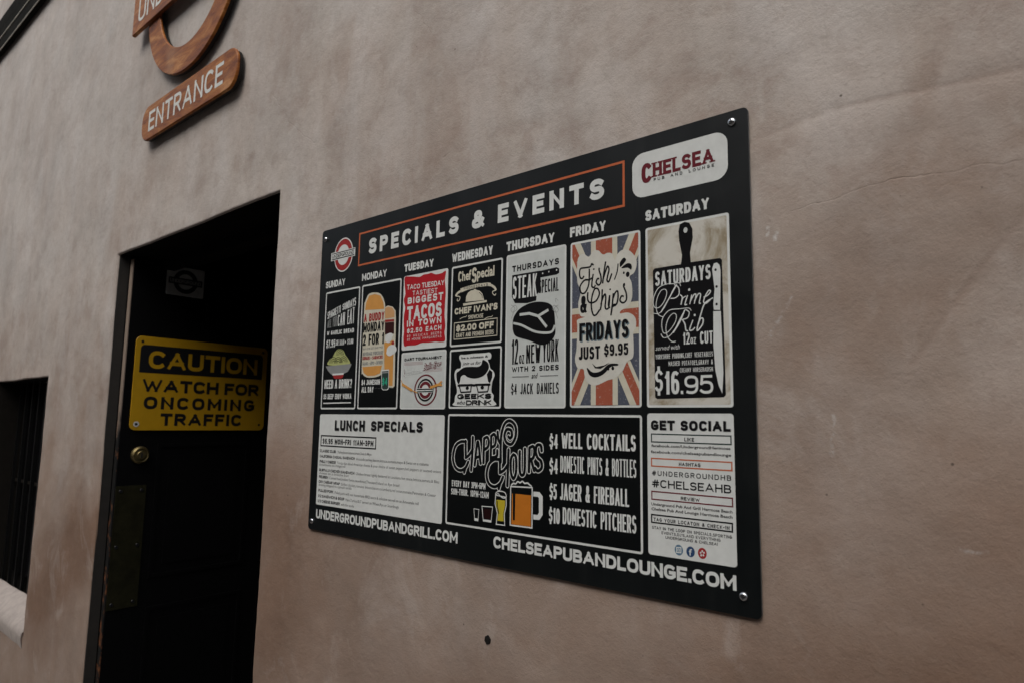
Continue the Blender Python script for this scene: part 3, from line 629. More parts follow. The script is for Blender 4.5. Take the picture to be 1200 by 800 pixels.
ART = [
 ('title_frame', 'board', None, [
  ('F','orange',1,127.8,516.7,731.8,583.7,0,3.4),
 ]),
 ('title_lettering', 'board', None, [
  ('T','white',1,'SPECIALS','S.32',0.235,159.9,536.3,405.8,536.3,30.7,30.7),
 ]),
 ('title_lettering', 'board', None, [
  ('T','white',1,'&','S.32',0.235,437.0,536.3,466.2,536.3,30.7,30.7),
 ]),
 ('title_lettering', 'board', None, [
  ('T','white',1,'EVENTS','S.32',0.235,495.4,536.3,698.1,536.3,30.7,30.7),
 ]),
 ('day_heading', 'board', 'white Sunday heading', [
  ('T','white',1,'SUNDAY','S',0.2,21.5,484.7,88.0,484.7,13.9,13.9),
 ]),
 ('day_heading', 'board', 'white Monday heading', [
  ('T','white',1,'MONDAY','S',0.2,142.7,485.3,217.8,485.3,14.0,14.0),
 ]),
 ('day_heading', 'board', 'white Tuesday heading', [
  ('T','white',1,'TUESDAY','S',0.235,268.1,486.4,346.1,486.4,14.1,14.1),
 ]),
 ('day_heading', 'board', 'white Wednesday heading', [
  ('T','white',1,'WEDNESDAY','S',0.235,391.9,486.6,486.1,486.6,15.1,15.1),
 ]),
 ('day_heading', 'board', 'white Thursday heading', [
  ('T','white',1,'THURSDAY','S',0.235,515.2,486.6,610.4,486.6,15.1,15.1),
 ]),
 ('day_heading', 'board', 'white Friday heading', [
  ('T','white',1,'FRIDAY','S',0.235,638.9,488.3,700.9,488.3,14.9,14.9),
 ]),
 ('day_heading', 'board', 'white Saturday heading', [
  ('T','white',1,'SATURDAY','S',0.235,763.4,489.5,854.4,489.5,14.8,14.8),
 ]),
 ('roundel_emblem', 'board', 'small red ring emblem with a white name bar', [
  ('E','white',1,78.1,547.9,31.7,35.2),
  ('E','red',2,78.1,547.9,29.1,32.6),
  ('E','white',3,77.6,547.8,19.7,21.2),
  ('R','white',4,36.2,540.0,117.4,557.0,0),
  ('R','black',5,38.7,541.5,114.9,555.5,0),
  ('R','white',6,37.7,543.5,115.9,553.5,0),
  ('T','black',7,'UNDERGROUND','S',0.16,40.2,544.8,113.4,544.8,7.4,7.4),
 ]),
 ('brand_plate', 'board', 'white rounded plate with dark red pub name', [
  ('R','white',1,743.9,524.1,880.0,586.9,17),
  ('T','maroon',3,'C','L',0.2,758.3,543.1,774.0,543.1,27.7,27.7),
  ('T','maroon',3,'HELSE','L',0.2,775.5,548.7,844.7,548.7,20.2,20.2),
  ('T','maroon',3,'A','L',0.2,846.4,549.4,861.9,549.4,18.6,18.6),
  ('T','black',3,'PUB AND LOUNGE','S.4',0.18,776.8,542.8,862.1,542.8,4.1,4.1),
 ]),
 ('poster', 'board', 'black Sunday spaghetti poster', [
  ('R','white',1,24.0,237.8,138.2,475.9,4),
  ('R','black',2,27.2,241.0,135.0,472.7,1.5),
 ]),
 ('lettering', 13, None, [
  ('T','white',3,'SPAGHETTI','S',0.15,32.8,419.2,77.1,429.5,15.3,15.4),
  ('T','white',3,'SUNDAYS','S',0.15,83.2,433.1,126.7,439.0,12.9,17.1),
  ('T','gray',3,'ALL YOU','S',0.14,34.3,401.5,66.2,402.4,15.3,23.1),
  ('T','white',3,'CAN EAT','S',0.12,69.1,402.1,123.7,404.5,23.0,32.7),
  ('T','white',3,'W GARLIC BREAD','S.16',0.22,33.9,386.4,124.3,386.4,8.6,8.6),
  ('T','white',3,'$7.95','S',0.14,33.5,361.0,63.9,361.0,15.7,15.7),
  ('T','white',3,'SIDE SALAD','S',0.13,65.6,364.1,94.1,364.1,10.8,10.8),
  ('T','white',3,'+ $1.00','S',0.14,96.4,364.2,123.5,364.2,10.3,10.3),
  ('T','white',3,'NEED A DRINK?','S',0.2,33.7,278.8,124.9,278.8,17.8,17.8),
  ('T','white',3,'$5 DEEP EDDY VODKA','S',0.17,32.7,257.9,125.1,257.9,10.4,10.4),
  ('S','white',3,2.2,[(32.6,249.8),(124.4,250.5)],0,0),
 ]),
 ('spaghetti_drawing', 13, None, [
  ('P','pasta',3,[(44.0,326.3),(47.9,337.2),(57.4,341.9),(64.3,350.1),(73.6,356.1),(85.0,355.8),(93.8,351.2),(100.0,343.1),(108.9,335.9),(112.5,324.7)],1),
  ('S','black',4,1.2,[(56.7,329.2),(57.8,332.8),(60.9,333.8),(64.3,332.5),(65.9,329.4)],1,0),
  ('S','black',4,1.2,[(52.6,329.4),(54.7,335.6),(60.7,337.4),(66.9,335.0),(70.0,329.3)],1,0),
  ('S','black',4,1.2,[(48.5,329.5),(51.6,338.4),(60.4,341.0),(69.5,337.6),(74.0,329.1)],1,0),
  ('S','black',4,1.2,[(77.4,343.6),(78.5,347.2),(81.6,348.1),(84.9,346.9),(86.5,343.8)],1,0),
  ('S','black',4,1.2,[(73.4,343.8),(75.5,350.0),(81.4,351.7),(87.5,349.3),(90.5,343.6)],1,0),
  ('S','black',4,1.2,[(69.4,344.0),(72.5,352.8),(81.1,355.3),(90.1,351.8),(94.4,343.4)],1,0),
  ('S','black',4,1.2,[(91.0,329.3),(92.1,332.9),(95.1,333.9),(98.3,332.6),(99.9,329.6)],1,0),
  ('S','black',4,1.2,[(87.0,329.5),(89.1,335.7),(94.9,337.4),(100.9,335.1),(103.8,329.4)],1,0),
  ('S','black',4,1.2,[(83.0,329.7),(86.1,338.4),(94.6,341.0),(103.4,337.6),(107.7,329.2)],1,0),
  ('S','black',4,1.2,[(72.9,328.4),(74.0,332.1),(77.1,333.0),(80.4,331.8),(82.0,328.7)],1,0),
  ('S','black',4,1.2,[(68.9,328.6),(71.0,334.9),(76.8,336.6),(83.0,334.3),(86.0,328.5)],1,0),
  ('S','black',4,1.2,[(64.8,328.8),(67.9,337.6),(76.5,340.2),(85.6,336.8),(89.9,328.4)],1,0),
  ('P','gray',5,[(35.3,324.2),(121.2,325.6),(119.4,320.4),(110.7,310.7),(97.1,307.2),(57.3,306.5),(43.8,314.9)],0),
  ('P','red',5,[(60.3,305.4),(97.2,305.8),(94.9,299.5),(86.6,297.8),(66.7,298.0)],0),
  ('P','white',6,[(60.1,308.5),(97.0,308.9),(97.3,305.5),(60.3,305.0)],0),
 ]),
 ('poster', 'board', 'black Monday two-for-one burger and beer poster', [
  ('R','white',1,144.7,237.7,261.5,476.4,4),
  ('R','black',2,147.9,240.9,258.3,473.2,1.5),
 ]),
 ('beer_drawing', 16, None, [
  ('P','cream',3,[(214.7,419.9),(215.8,426.5),(225.9,428.5),(238.8,425.2),(247.7,416.8),(249.5,401.9),(252.4,279.3),(247.6,276.8),(219.5,278.1),(219.4,280.0)],0),
  ('P','tan',4,[(218.1,404.6),(217.5,424.7),(226.1,426.1),(237.9,423.3),(244.8,416.1),(245.4,404.9)],0),
  ('P','red',4,[(218.2,402.6),(244.6,401.7),(244.8,397.4),(218.5,398.0)],0),
  ('P','brown',4,[(218.6,397.3),(244.9,396.7),(245.6,374.5),(219.9,374.7)],0),
  ('P','amber',4,[(218.7,360.0),(245.7,363.1),(246.9,280.0),(223.4,280.6)],0),
  ('E','white',5,230.5,367.4,10.1,8.5),
  ('E','white',5,234.2,372.1,9.1,4.6),
  ('E','white',5,240.7,345.6,14.0,9.1),
  ('E','white',5,236.0,341.0,10.1,6.5),
  ('E','red',5,243.5,357.7,4.0,3.3),
  ('P','cream',6,[(154.2,427.5),(156.4,442.7),(166.4,456.5),(185.1,457.8),(203.9,452.2),(215.2,436.6),(217.8,419.6),(218.8,358.3),(218.5,312.5),(213.0,301.3),(195.2,297.0),(171.4,297.7),(157.5,304.9),(154.1,315.1)],1),
  ('P','amber',7,[(157.5,426.5),(159.8,440.7),(168.2,453.5),(185.3,455.0),(202.5,449.7),(212.2,435.9),(215.0,423.2)],0),
  ('P','amber',7,[(156.1,317.7),(215.0,318.5),(210.3,304.3),(195.0,300.3),(172.3,300.4),(161.2,306.4)],0),
  ('P','white',6,[(213.5,310.1),(235.8,310.2),(236.8,274.8),(231.9,272.3),(220.8,272.5),(216.1,275.2)],0),
  ('P','darkgreen',7,[(215.2,307.4),(234.4,308.0),(235.2,275.8),(230.4,273.6),(221.8,273.8),(217.6,276.2)],0),
  ('P','gray',7,[(215.3,306.1),(234.5,306.7),(234.6,304.1),(215.4,303.5)],0),
  ('T','green',8,'$4','S',0.2,217.4,281.8,232.5,281.8,13.4,13.4),
 ]),
 ('lettering', 16, None, [
  ('T','red',8,'A BUDDY','S',0.19,154.9,403.0,216.6,403.0,15.5,15.5),
  ('T','black',8,'MONDAY','S',0.19,154.4,383.0,217.8,383.0,18.1,18.1),
  ('T','black',8,'2 FOR 1','S',0.19,154.8,358.0,217.7,358.0,21.2,21.2),
  ('T','gray',8,'BUY ONE GET ONE FREE','S',0.14,155.9,350.2,216.2,350.2,3.5,3.5),
  ('T','gray',8,'BEVERAGE PURCHASE','S',0.16,156.6,338.9,216.7,338.9,6.5,6.5),
  ('T','red',8,'BURGERS + SANDWICHES','S',0.18,156.0,331.0,217.2,331.0,6.2,6.2),
  ('T','gray',8,'SALADS + APPS + ENTREES','S',0.16,156.1,321.1,216.8,321.1,6.0,6.0),
  ('T','white',8,'$4 JAMESON','S',0.2,155.9,283.3,211.2,283.3,9.9,9.9),
  ('T','white',8,'ALL DAY','S',0.2,156.3,269.1,192.9,269.1,10.8,10.8),
  ('T','gray',8,'NOT VALID WITH OTHER OFFERS','S',0.12,195.9,275.5,252.1,275.5,1.5,1.5),
 ]),
 ('poster', 'board', 'red Tuesday taco poster', [
  ('R','white',1,267.9,342.3,383.7,478.0,4),
 ]),
 ('red_panel', 19, None, [
  ('P','bred',3,[(270.5,476.4),(283.6,475.8),(294.0,474.6),(310.3,471.9),(321.2,474.5),(331.7,474.2),(341.3,475.0),(353.0,470.9),(367.1,470.9),(377.9,473.5),(375.9,458.5),(378.1,443.9),(378.8,434.1),(377.9,418.4),(377.5,407.5),(377.6,394.8),(380.0,378.0),(378.3,367.7),(380.2,353.3),(369.1,351.6),(356.0,353.1),(345.0,352.5),(331.3,352.7),(322.7,353.2),(307.2,350.2),(296.3,350.0),(285.0,350.3),(275.3,350.3),(272.2,364.2),(273.3,377.6),(271.9,389.3),(271.6,404.1),(274.4,419.9),(269.9,433.7),(273.6,445.4),(270.7,461.2)],1),
 ]),
 ('lettering', 19, None, [
  ('T','white',4,'TACO','S.1',0.17,277.5,452.1,312.8,450.7,9.4,8.5),
  ('T','white',4,'TUESDAY','S.1',0.17,317.7,450.8,374.9,449.5,9.2,9.2),
  ('T','white',4,'TASTIEST','S',0.15,293.4,439.7,358.2,438.1,8.6,8.3),
  ('T','white',4,'BIGGEST','S',0.22,280.9,425.6,373.1,423.6,11.4,13.8),
  ('T','white',4,'TACOS','S',0.2,280.0,395.7,370.2,395.7,25.1,25.1),
  ('T','white',4,'IN TOWN','S.14',0.25,280.9,384.2,370.1,384.2,11.2,11.2),
  ('T','white',4,'$2.50 EACH','S.14',0.22,281.6,372.4,370.6,372.4,8.5,8.5),
  ('T','white',4,'$5 MEXICAN BEERS','S',0.12,282.0,365.1,371.0,365.1,4.5,4.5),
  ('T','white',4,'$5 HOUSE MARGARITAS','S',0.12,282.4,359.1,371.2,359.1,4.3,4.3),
 ]),
 ('poster', 'board', 'pale dart tournament poster', [
  ('R','white',1,268.8,237.6,384.6,338.1,4),
  ('R','pale',2,272.0,240.8,381.4,334.9,1.5),
 ]),
 ('lettering', 22, None, [
  ('T','black',4,'DART TOURNAMENT','S.16',0.27,277.5,322.9,373.7,322.9,5.1,5.1),
  ('S','pink',3,1.0,[(277.1,320.0),(326.3,320.0)],0,0),
  ('S','pink',3,1.0,[(277.3,317.9),(326.4,317.9)],0,0),
  ('S','pink',3,1.0,[(277.4,315.7),(326.5,315.9)],0,0),
  ('S','pink',3,1.0,[(333.0,306.9),(375.4,307.7)],0,0),
  ('S','pink',3,1.0,[(333.1,304.4),(375.4,305.2)],0,0),
  ('S','pink',3,1.0,[(333.2,302.1),(375.5,302.9)],0,0),
  ('T','maroon',5,'Quickdraw','I',0.16,277.4,297.0,326.9,300.9,11.8,10.1),
  ('T','maroon',5,'Bulls Eyes','I',0.16,327.8,305.0,375.0,312.6,11.1,7.4),
  ('T','white',6,'Quickdraw','I',0.0,277.4,297.0,326.9,300.9,11.8,10.1),
  ('T','white',6,'Bulls Eyes','I',0.0,327.8,305.0,375.0,312.6,11.1,7.4),
 ]),
 ('dartboard_drawing', 22, None, [
  ('E','maroon',3,335.0,270.6,29.2,27.3),
  ('E','pale',4,335.0,270.6,25.5,24.5),
  ('E','black',5,335.0,270.6,20.7,19.8),
  ('E','pale',6,335.0,270.6,17.1,16.4),
  ('E','maroon',7,335.0,270.6,15.7,15.0),
  ('E','white',8,335.0,270.6,9.7,9.3),
  ('R','white',9,313.3,266.5,354.5,274.0,0),
  ('R','black',10,313.8,271.1,354.0,273.1,0),
  ('R','darkgreen',10,314.0,267.2,354.2,269.2,0),
  ('S','amber',11,4.5,[(273.7,282.3),(300.8,270.5)],0,0),
  ('S','amber',11,1.6,[(271.2,289.5),(276.0,280.9),(299.7,271.2),(315.5,266.1)],0,0),
  ('S','amber',11,4.5,[(347.4,274.4),(367.8,279.3)],0,0),
  ('S','amber',11,3.5,[(365.9,278.0),(376.3,284.5)],0,0),
  ('S','amber',11,3.5,[(365.9,278.7),(377.1,278.2)],0,0),
 ]),
 ('poster', 'board', 'black Wednesday chef special poster with a serving dome', [
  ('R','white',1,392.3,341.1,508.2,478.1,4),
  ('R','black',2,395.5,344.3,505.0,474.9,1.5),
 ]),
 ('lettering', 25, None, [
  ('T','cream',4,'C','K',0.15,408.6,450.1,416.7,450.1,17.7,17.7),
  ('T','cream',4,'hef','W',0.06,417.8,451.1,439.0,451.1,16.8,16.8),
  ('T','cream',4,'S','K',0.15,440.2,444.4,451.6,444.4,25.8,25.8),
  ('T','cream',4,'pecial','W',0.06,452.4,451.4,490.5,451.4,16.8,16.8),
  ('T','black',6,'WEDNESDAYS','S',0.15,421.2,435.5,477.0,435.5,4.6,4.6),
  ('T','cream',4,"CHEF IVAN'S",'S.1',0.24,402.0,394.9,498.7,394.9,10.8,10.8),
  ('T','cream',4,'SHOWCASE','S',0.15,434.2,384.5,468.0,384.5,6.8,6.8),
  ('T','cream',4,'$2.00 OFF','S.1',0.25,406.4,365.9,491.4,365.9,11.0,11.0),
  ('T','cream',4,'CRAFT AND PREMIUM BEERS','S',0.14,406.8,356.0,491.2,356.0,7.1,7.1),
  ('S','cream',4,1,[(414.7,386.5),(418.8,388.1),(424.2,389.2),(428.3,389.2),(430.9,391.3)],1,0),
  ('S','cream',4,1,[(470.8,381.6),(474.6,383.1),(479.7,384.2),(486.0,384.0),(488.5,386.1)],1,0),
  ('F','cream',4,401.3,352.8,499.0,381.6,0,1.3),
 ]),
 ('cloche_drawing', 25, None, [
  ('P','cream',4,[(427.4,414.4),(428.0,422.8),(432.4,429.3),(439.0,432.1),(445.2,432.3),(446.2,433.8),(449.7,433.4),(450.5,432.1),(459.0,429.2),(464.9,424.2),(469.4,412.9)],0),
  ('S','black',5,1,[(457.8,427.0),(464.0,421.8),(465.1,416.8)],1,0),
  ('P','cream',5,[(421.5,412.0),(475.1,412.3),(475.2,409.0),(422.2,408.0)],0),
  ('P','cream',5,[(414.3,438.3),(432.0,440.6),(453.4,441.6),(476.9,441.0),(483.3,439.4),(484.3,433.5),(477.0,435.2),(453.6,435.7),(432.2,434.2),(417.3,431.6)],0),
  ('S','cream',4,4,[(415.8,434.2),(407.6,431.1),(403.6,426.5)],1,0),
  ('S','cream',4,1.5,[(403.6,426.5),(413.4,424.4),(412.2,418.6),(407.5,418.1),(407.9,422.0)],1,0),
  ('S','cream',4,4,[(483.4,436.0),(491.2,431.2),(494.6,426.0)],1,0),
  ('S','cream',4,1.5,[(494.6,426.0),(487.5,424.9),(488.9,420.3),(493.2,418.5),(494.7,421.2)],1,0),
 ]),
 ('poster', 'board', 'black poster of a quiffed face in thick glasses', [
  ('R','white',1,392.9,238.5,509.0,336.5,4),
  ('R','black',2,396.1,241.7,505.8,333.3,1.5),
 ]),
 ('face_drawing', 28, None, [
  ('P','white',3,[(415.3,323.5),(418.4,327.2),(428.9,326.6),(449.4,327.4),(473.5,327.1),(483.3,327.3),(487.3,322.8),(485.5,317.1),(479.7,315.9),(482.8,309.9),(485.9,301.8),(491.8,298.0),(494.9,290.7),(490.3,280.8),(488.7,269.4),(489.8,263.7),(493.7,259.3),(492.9,252.2),(494.1,243.0),(408.6,243.3),(407.3,250.1),(408.1,259.0),(412.1,265.0),(410.7,274.0),(405.9,289.2),(405.6,298.2),(410.7,304.1),(419.1,305.3),(419.9,313.5),(416.6,318.9)],1),
  ('P','ink',4,[(409.9,296.6),(415.1,300.2),(426.4,305.7),(441.9,306.6),(458.2,305.9),(466.1,309.2),(468.8,316.4),(477.8,312.8),(482.3,307.1),(481.1,299.9),(474.4,292.9),(464.6,288.8),(450.6,287.1),(436.3,289.7),(427.9,293.7),(420.7,291.0),(418.8,284.3),(415.8,279.1),(411.4,284.5)],1),
  ('P','ink',4,[(478.3,292.7),(484.0,300.5),(489.9,296.6),(490.1,288.0),(485.5,278.8),(481.6,281.1)],0),
  ('S','ink',5,2.3,[(416.9,277.6),(444.9,277.4),(443.6,265.9),(421.5,265.3)],0,1),
  ('S','ink',5,2.3,[(456.0,277.4),(483.6,277.3),(481.0,265.5),(460.3,264.9)],0,1),
  ('S','ink',5,3.8,[(413.4,276.6),(444.9,276.8),(451.0,276.0),(457.0,276.8),(486.6,276.6)],0,0),
  ('E','ink',5,435.8,272.0,3.5,2.8),
  ('E','ink',5,469.1,272.0,3.8,2.9),
 ]),
 ('lettering', 28, None, [
  ('T','ink',5,'be a wiseass &','W',0.05,420.7,319.9,480.5,319.9,3.6,3.6),
  ('T','ink',5,'join us for','I',0.02,423.5,309.6,465.0,309.6,5.5,5.5),
  ('T','ink',5,'GEEKS','X.05',0.27,413.4,254.1,488.9,254.1,8.5,8.5),
  ('T','ink',5,'who','I',0.02,413.1,245.5,432.0,245.5,6.6,6.6),
  ('T','ink',5,'DRINK','X.05',0.255,433.9,243.9,489.2,243.9,8.3,8.3),
 ]),
 ('poster', 'board', 'pale grey Thursday steak poster', [
  ('R','white',1,515.8,238.8,632.5,479.6,4),
  ('R','pale',2,519.0,242.0,629.3,476.4,1.5),
 ]),
 ('lettering', 31, None, [
  ('T','ink',4,'THURSDAYS','S.22',0.21,528.2,451.0,619.3,451.0,9.7,9.7),
  ('T','white',6,'STEAK','S',0.12,530.1,407.6,578.5,407.6,35.5,35.5),
  ('T','ink',4,'SPECIAL','S',0.14,581.5,411.1,619.2,411.1,20.4,20.4),
  ('T','ink',4,'12','S',0.17,529.4,306.1,542.8,306.1,38.3,38.3),
  ('T','ink',4,'OZ','S',0.15,544.7,306.5,554.8,306.5,13.6,13.6),
  ('T','ink',4,'NEW','S',0.11,558.9,306.4,586.4,306.4,28.2,28.2),
  ('T','ink',4,'YORK','S',0.12,590.4,306.7,620.0,306.7,32.3,32.3),
  ('T','ink',4,'WITH 2 SIDES','S.25',0.21,530.4,294.4,620.2,294.4,7.9,7.9),
  ('T','ink',4,'and','I',0.02,569.4,283.7,581.6,283.7,8.2,8.2),
  ('S','ink',4,0.9,[(531.5,287.0),(564.4,286.6)],0,0),
  ('S','ink',4,0.9,[(585.7,286.8),(619.1,286.4)],0,0),
  ('T','ink',4,'$4 JACK DANIELS','S',0.11,529.7,260.2,620.4,260.2,16.2,16.2),
 ]),
 ('steak_drawing', 31, None, [
  ('P','ink',4,[(528.4,446.0),(584.4,445.9),(585.6,416.1),(577.9,409.7),(576.8,400.6),(559.3,398.5),(534.5,401.1),(528.2,411.9)],0),
  ('P','ink',4,[(582.8,445.4),(615.0,446.9),(619.8,444.3),(619.8,437.8),(615.1,435.9),(582.9,435.2)],0),
  ('E','white',5,589.0,441.0,1.2,1.3),
  ('E','white',5,600.7,442.0,1.2,1.3),
  ('E','white',5,615.1,442.7,1.2,1.3),
  ('P','ink',4,[(530.8,368.5),(533.1,380.0),(544.6,391.3),(563.6,397.7),(584.2,398.2),(603.6,392.6),(610.9,381.0),(613.0,361.6),(612.8,345.8),(601.1,334.5),(585.1,333.0),(564.4,340.8),(538.9,348.5),(531.8,357.7)],1),
  ('S','pale',5,3.6,[(532.0,370.0),(549.3,365.3),(572.5,354.6),(590.9,350.6),(606.8,351.0),(612.7,360.1)],1,0),
  ('S','pale',5,4.2,[(544.8,382.0),(563.8,382.2),(581.2,376.6),(600.5,384.2)],0,0),
  ('S','pale',5,4.2,[(581.2,376.6),(597.6,358.7)],0,0),
  ('S','gray',4,0.6,[(526.7,399.2),(534.6,393.3),(530.4,387.0),(526.8,392.4),(535.4,397.6),(539.0,391.2),(532.6,386.8),(528.0,377.1)],1,0),
  ('S','gray',4,0.6,[(618.6,389.8),(611.6,385.7),(615.6,378.9),(618.7,383.4),(610.8,390.0),(607.7,384.5),(613.7,379.1),(618.0,369.2)],1,0),
  ('S','gray',4,0.6,[(618.6,396.2),(613.5,400.0),(614.3,393.5)],1,0),
 ]),
 ('poster', 'board', 'Friday fish and chips poster on a faded union flag', [
  ('R','white',1,640.2,239.7,755.8,479.4,4),
  ('R','navy',2,643.4,242.9,752.6,476.2,1.5),
 ]),
 ('flag_print', 34, None, [
  ('P','cream',3.0,[(709.9,354.0),(752.6,445.3),(752.6,476.2),(738.1,476.2),(686.1,365.1)],0),
  ('P','rust',4.0,[(705.4,356.1),(752.6,456.9),(752.6,476.2),(748.4,476.2),(694.5,361.2)],0),
  ('P','cream',3.2,[(686.1,354.0),(738.1,242.9),(752.6,242.9),(752.6,273.8),(709.9,365.1)],0),
  ('P','rust',4.2,[(694.5,357.9),(748.4,242.9),(752.6,242.9),(752.6,262.2),(705.4,363.0)],0),
  ('P','cream',3.4,[(709.9,365.1),(657.9,476.2),(643.4,476.2),(643.4,445.3),(686.1,354.0)],0),
  ('P','rust',4.4,[(701.5,361.2),(647.6,476.2),(643.4,476.2),(643.4,456.9),(690.6,356.1)],0),
  ('P','cream',3.6,[(686.1,365.1),(643.4,273.8),(643.4,242.9),(657.9,242.9),(709.9,354.0)],0),
  ('P','rust',4.6,[(690.6,363.0),(643.4,262.2),(643.4,242.9),(647.6,242.9),(701.5,357.9)],0),
  ('R','cream',5,676.2,242.9,719.8,476.2,0),
  ('R','cream',5.2,643.4,337.7,752.6,381.4,0),
  ('R','rust',5.5,684.4,242.9,711.6,476.2,0),
  ('R','rust',5.7,643.4,346.4,752.6,372.7,0),
 ]),
 ('sticker_print', 34, None, [
  ('P','cream2',7,[(652.6,446.9),(655.4,456.7),(663.4,459.9),(672.5,454.2),(680.3,461.4),(688.9,460.7),(694.6,455.1),(698.4,453.6),(704.1,455.0),(711.6,452.5),(716.0,442.7),(719.7,450.3),(728.2,455.5),(739.0,452.8),(748.9,441.1),(749.9,429.8),(745.9,420.8),(738.8,416.3),(742.3,407.0),(742.9,387.9),(736.7,375.9),(725.9,371.3),(724.1,367.0),(736.7,367.1),(747.2,359.8),(748.5,346.6),(744.3,339.2),(744.8,318.9),(743.3,306.0),(734.5,300.9),(727.3,288.7),(716.5,279.8),(703.7,277.0),(685.0,270.5),(671.6,274.0),(665.8,284.6),(663.8,293.7),(654.0,295.4),(649.2,308.1),(651.9,324.5),(653.0,354.3),(652.9,364.3),(665.6,367.5),(657.7,370.5),(654.4,387.5),(658.4,403.9),(652.7,421.4)],1),
 ]),
 ('lettering', 34, None, [
  ('S','ink',8,2.5,[(680.8,440.4),(677.6,442.9),(675.1,439.1),(666.9,438.8),(658.6,438.5),(656.6,431.7),(658.3,425.1),(661.9,424.0),(664.4,427.2)],1,0),
  ('S','ink',8,2.5,[(673.5,436.5),(673.5,426.0),(672.2,412.2),(666.1,402.4),(659.5,403.2),(657.8,412.5),(665.3,420.7),(673.5,420.4),(677.6,422.7)],1,0),
  ('S','ink',8,2.5,[(680.3,427.9),(678.4,418.4),(678.1,410.1),(681.7,408.3),(684.1,411.4)],1,0),
  ('E','ink',9,681.3,434.7,1.5,1.3),
  ('S','ink',8,2.5,[(690.5,435.5),(690.0,432.1),(692.9,423.4),(693.2,415.1),(689.7,410.7),(685.2,414.8),(687.3,420.0),(690.5,419.6)],1,0),
  ('S','ink',8,2.5,[(700.9,443.0),(698.5,429.6),(695.8,412.1)],1,0),
  ('S','ink',8,2.5,[(696.9,418.8),(700.9,429.3),(704.0,435.7),(706.4,431.3),(704.3,422.0),(703.2,415.9),(706.3,413.8),(711.0,424.5)],1,0),
  ('S','ink',8,2.5,[(671.1,402.5),(671.1,391.4),(676.0,386.7),(684.9,388.6),(690.5,397.6),(688.1,405.4),(682.5,405.4),(678.1,394.8),(677.1,381.1),(680.1,369.8),(684.9,368.7),(691.3,375.6)],1,0),
  ('S','ink',8,2.5,[(695.3,403.9),(694.5,387.6),(692.1,374.8)],1,0),
  ('S','ink',8,2.5,[(692.9,382.3),(696.8,392.8),(700.0,396.5),(701.1,389.6),(700.0,378.8),(702.3,375.2),(706.2,378.2),(707.4,394.3)],1,0),
  ('E','ink',9,708.3,402.4,1.4,1.2),
  ('S','ink',8,2.5,[(707.4,393.6),(705.5,381.0),(707.8,376.0)],1,0),
  ('S','ink',8,2.5,[(713.3,396.4),(711.7,380.3),(709.3,365.5)],1,0),
  ('S','ink',8,2.5,[(712.5,388.4),(716.4,396.7),(720.2,398.3),(720.9,390.1),(718.6,381.0),(714.0,380.1),(711.3,377.7),(717.8,379.7)],1,0),
  ('S','ink',8,2.5,[(730.6,407.8),(729.8,403.9),(733.8,394.0),(733.8,384.7),(728.5,381.3),(724.0,385.1),(726.3,390.9),(730.0,389.8)],1,0),
  ('E','ink',9,730.6,406.2,1.7,2.4),
  ('T','ink',8,'&','S',0.16,657.9,373.3,669.5,373.3,24.9,24.9),
  ('T','slate',8,'FRIDAYS','S',0.24,658.2,331.7,738.7,331.7,25.4,25.4),
  ('T','ink',9,'FRIDAYS','S',0.24,656.6,333.4,737.3,333.4,25.6,25.6),
  ('T','ink',9,'JUST','S',0.17,655.9,306.9,691.8,306.9,18.2,18.2),
  ('T','ink',9,'$9.95','S',0.17,698.2,310.0,736.7,310.0,16.4,16.4),
  ('P','ink',8,[(723.7,436.7),(726.3,441.2),(730.0,443.9),(732.9,442.8),(733.6,439.5),(729.2,435.0),(724.8,431.7)],1),
  ('P','ink',8,[(726.2,429.9),(734.3,435.2),(740.7,434.3),(742.8,429.8),(741.4,425.6),(736.4,429.1)],1),
  ('E','ink',8,736.3,419.9,2.9,3.8),
  ('E','ink',8,730.2,422.9,1.4,1.9),
  ('S','ink',8,1.8,[(721.2,437.1),(719.6,426.0),(715.2,415.2)],1,0),
  ('P','ink',8,[(669.7,295.8),(679.3,288.9),(692.5,290.0),(705.6,299.0),(719.1,299.1),(720.2,296.5),(709.2,295.1),(696.3,285.1),(683.1,281.7),(673.5,285.9)],1),
  ('P','ink',8,[(678.1,301.5),(685.0,296.1),(698.2,297.8),(707.4,301.5),(701.9,297.6),(692.5,293.2),(683.1,294.3)],0),
  ('E','ink',8,712.2,293.1,2.2,2.5),
  ('E','ink',8,705.2,292.1,1.5,1.6),
 ]),
 ('poster', 'board', 'Saturday prime rib poster with a black cutting board and knife', [
  ('R','white',1,763.6,239.6,879.7,479.7,3.5),
  ('R','paper',2,766.8,242.8,876.5,476.5,1.5),
 ]),
 ('cutting_board_drawing', 38, None, [
  ('P','ink',3,[(774.2,419.9),(776.9,422.6),(814.7,423.0),(816.3,434.7),(812.8,453.6),(811.9,467.1),(813.8,476.2),(820.9,478.3),(827.1,475.8),(831.2,467.7),(831.6,455.4),(827.5,436.3),(828.3,423.7),(867.0,423.5),(869.5,420.9),(870.7,254.7),(868.1,251.8),(778.5,250.6),(775.7,252.9)],0),
  ('E','pale',4,821.8,467.1,2.8,3.7),
  ('P','white',4,[(856.6,410.9),(859.0,417.6),(863.0,418.3),(866.5,414.6),(867.6,406.2),(866.7,381.0),(865.8,358.2),(857.8,359.3),(857.3,366.3),(859.3,385.1)],0),
  ('P','white',4,[(857.1,357.5),(866.7,356.9),(867.7,315.4),(868.2,281.6),(866.3,256.3),(861.8,266.5),(858.1,285.0),(856.2,316.1)],0),
  ('E','ink',5,861.1,409.3,1.5,1.7),
  ('E','ink',5,862.0,387.9,1.5,1.7),
  ('E','ink',5,861.5,365.9,1.5,1.7),
 ]),
 ('lettering', 38, None, [
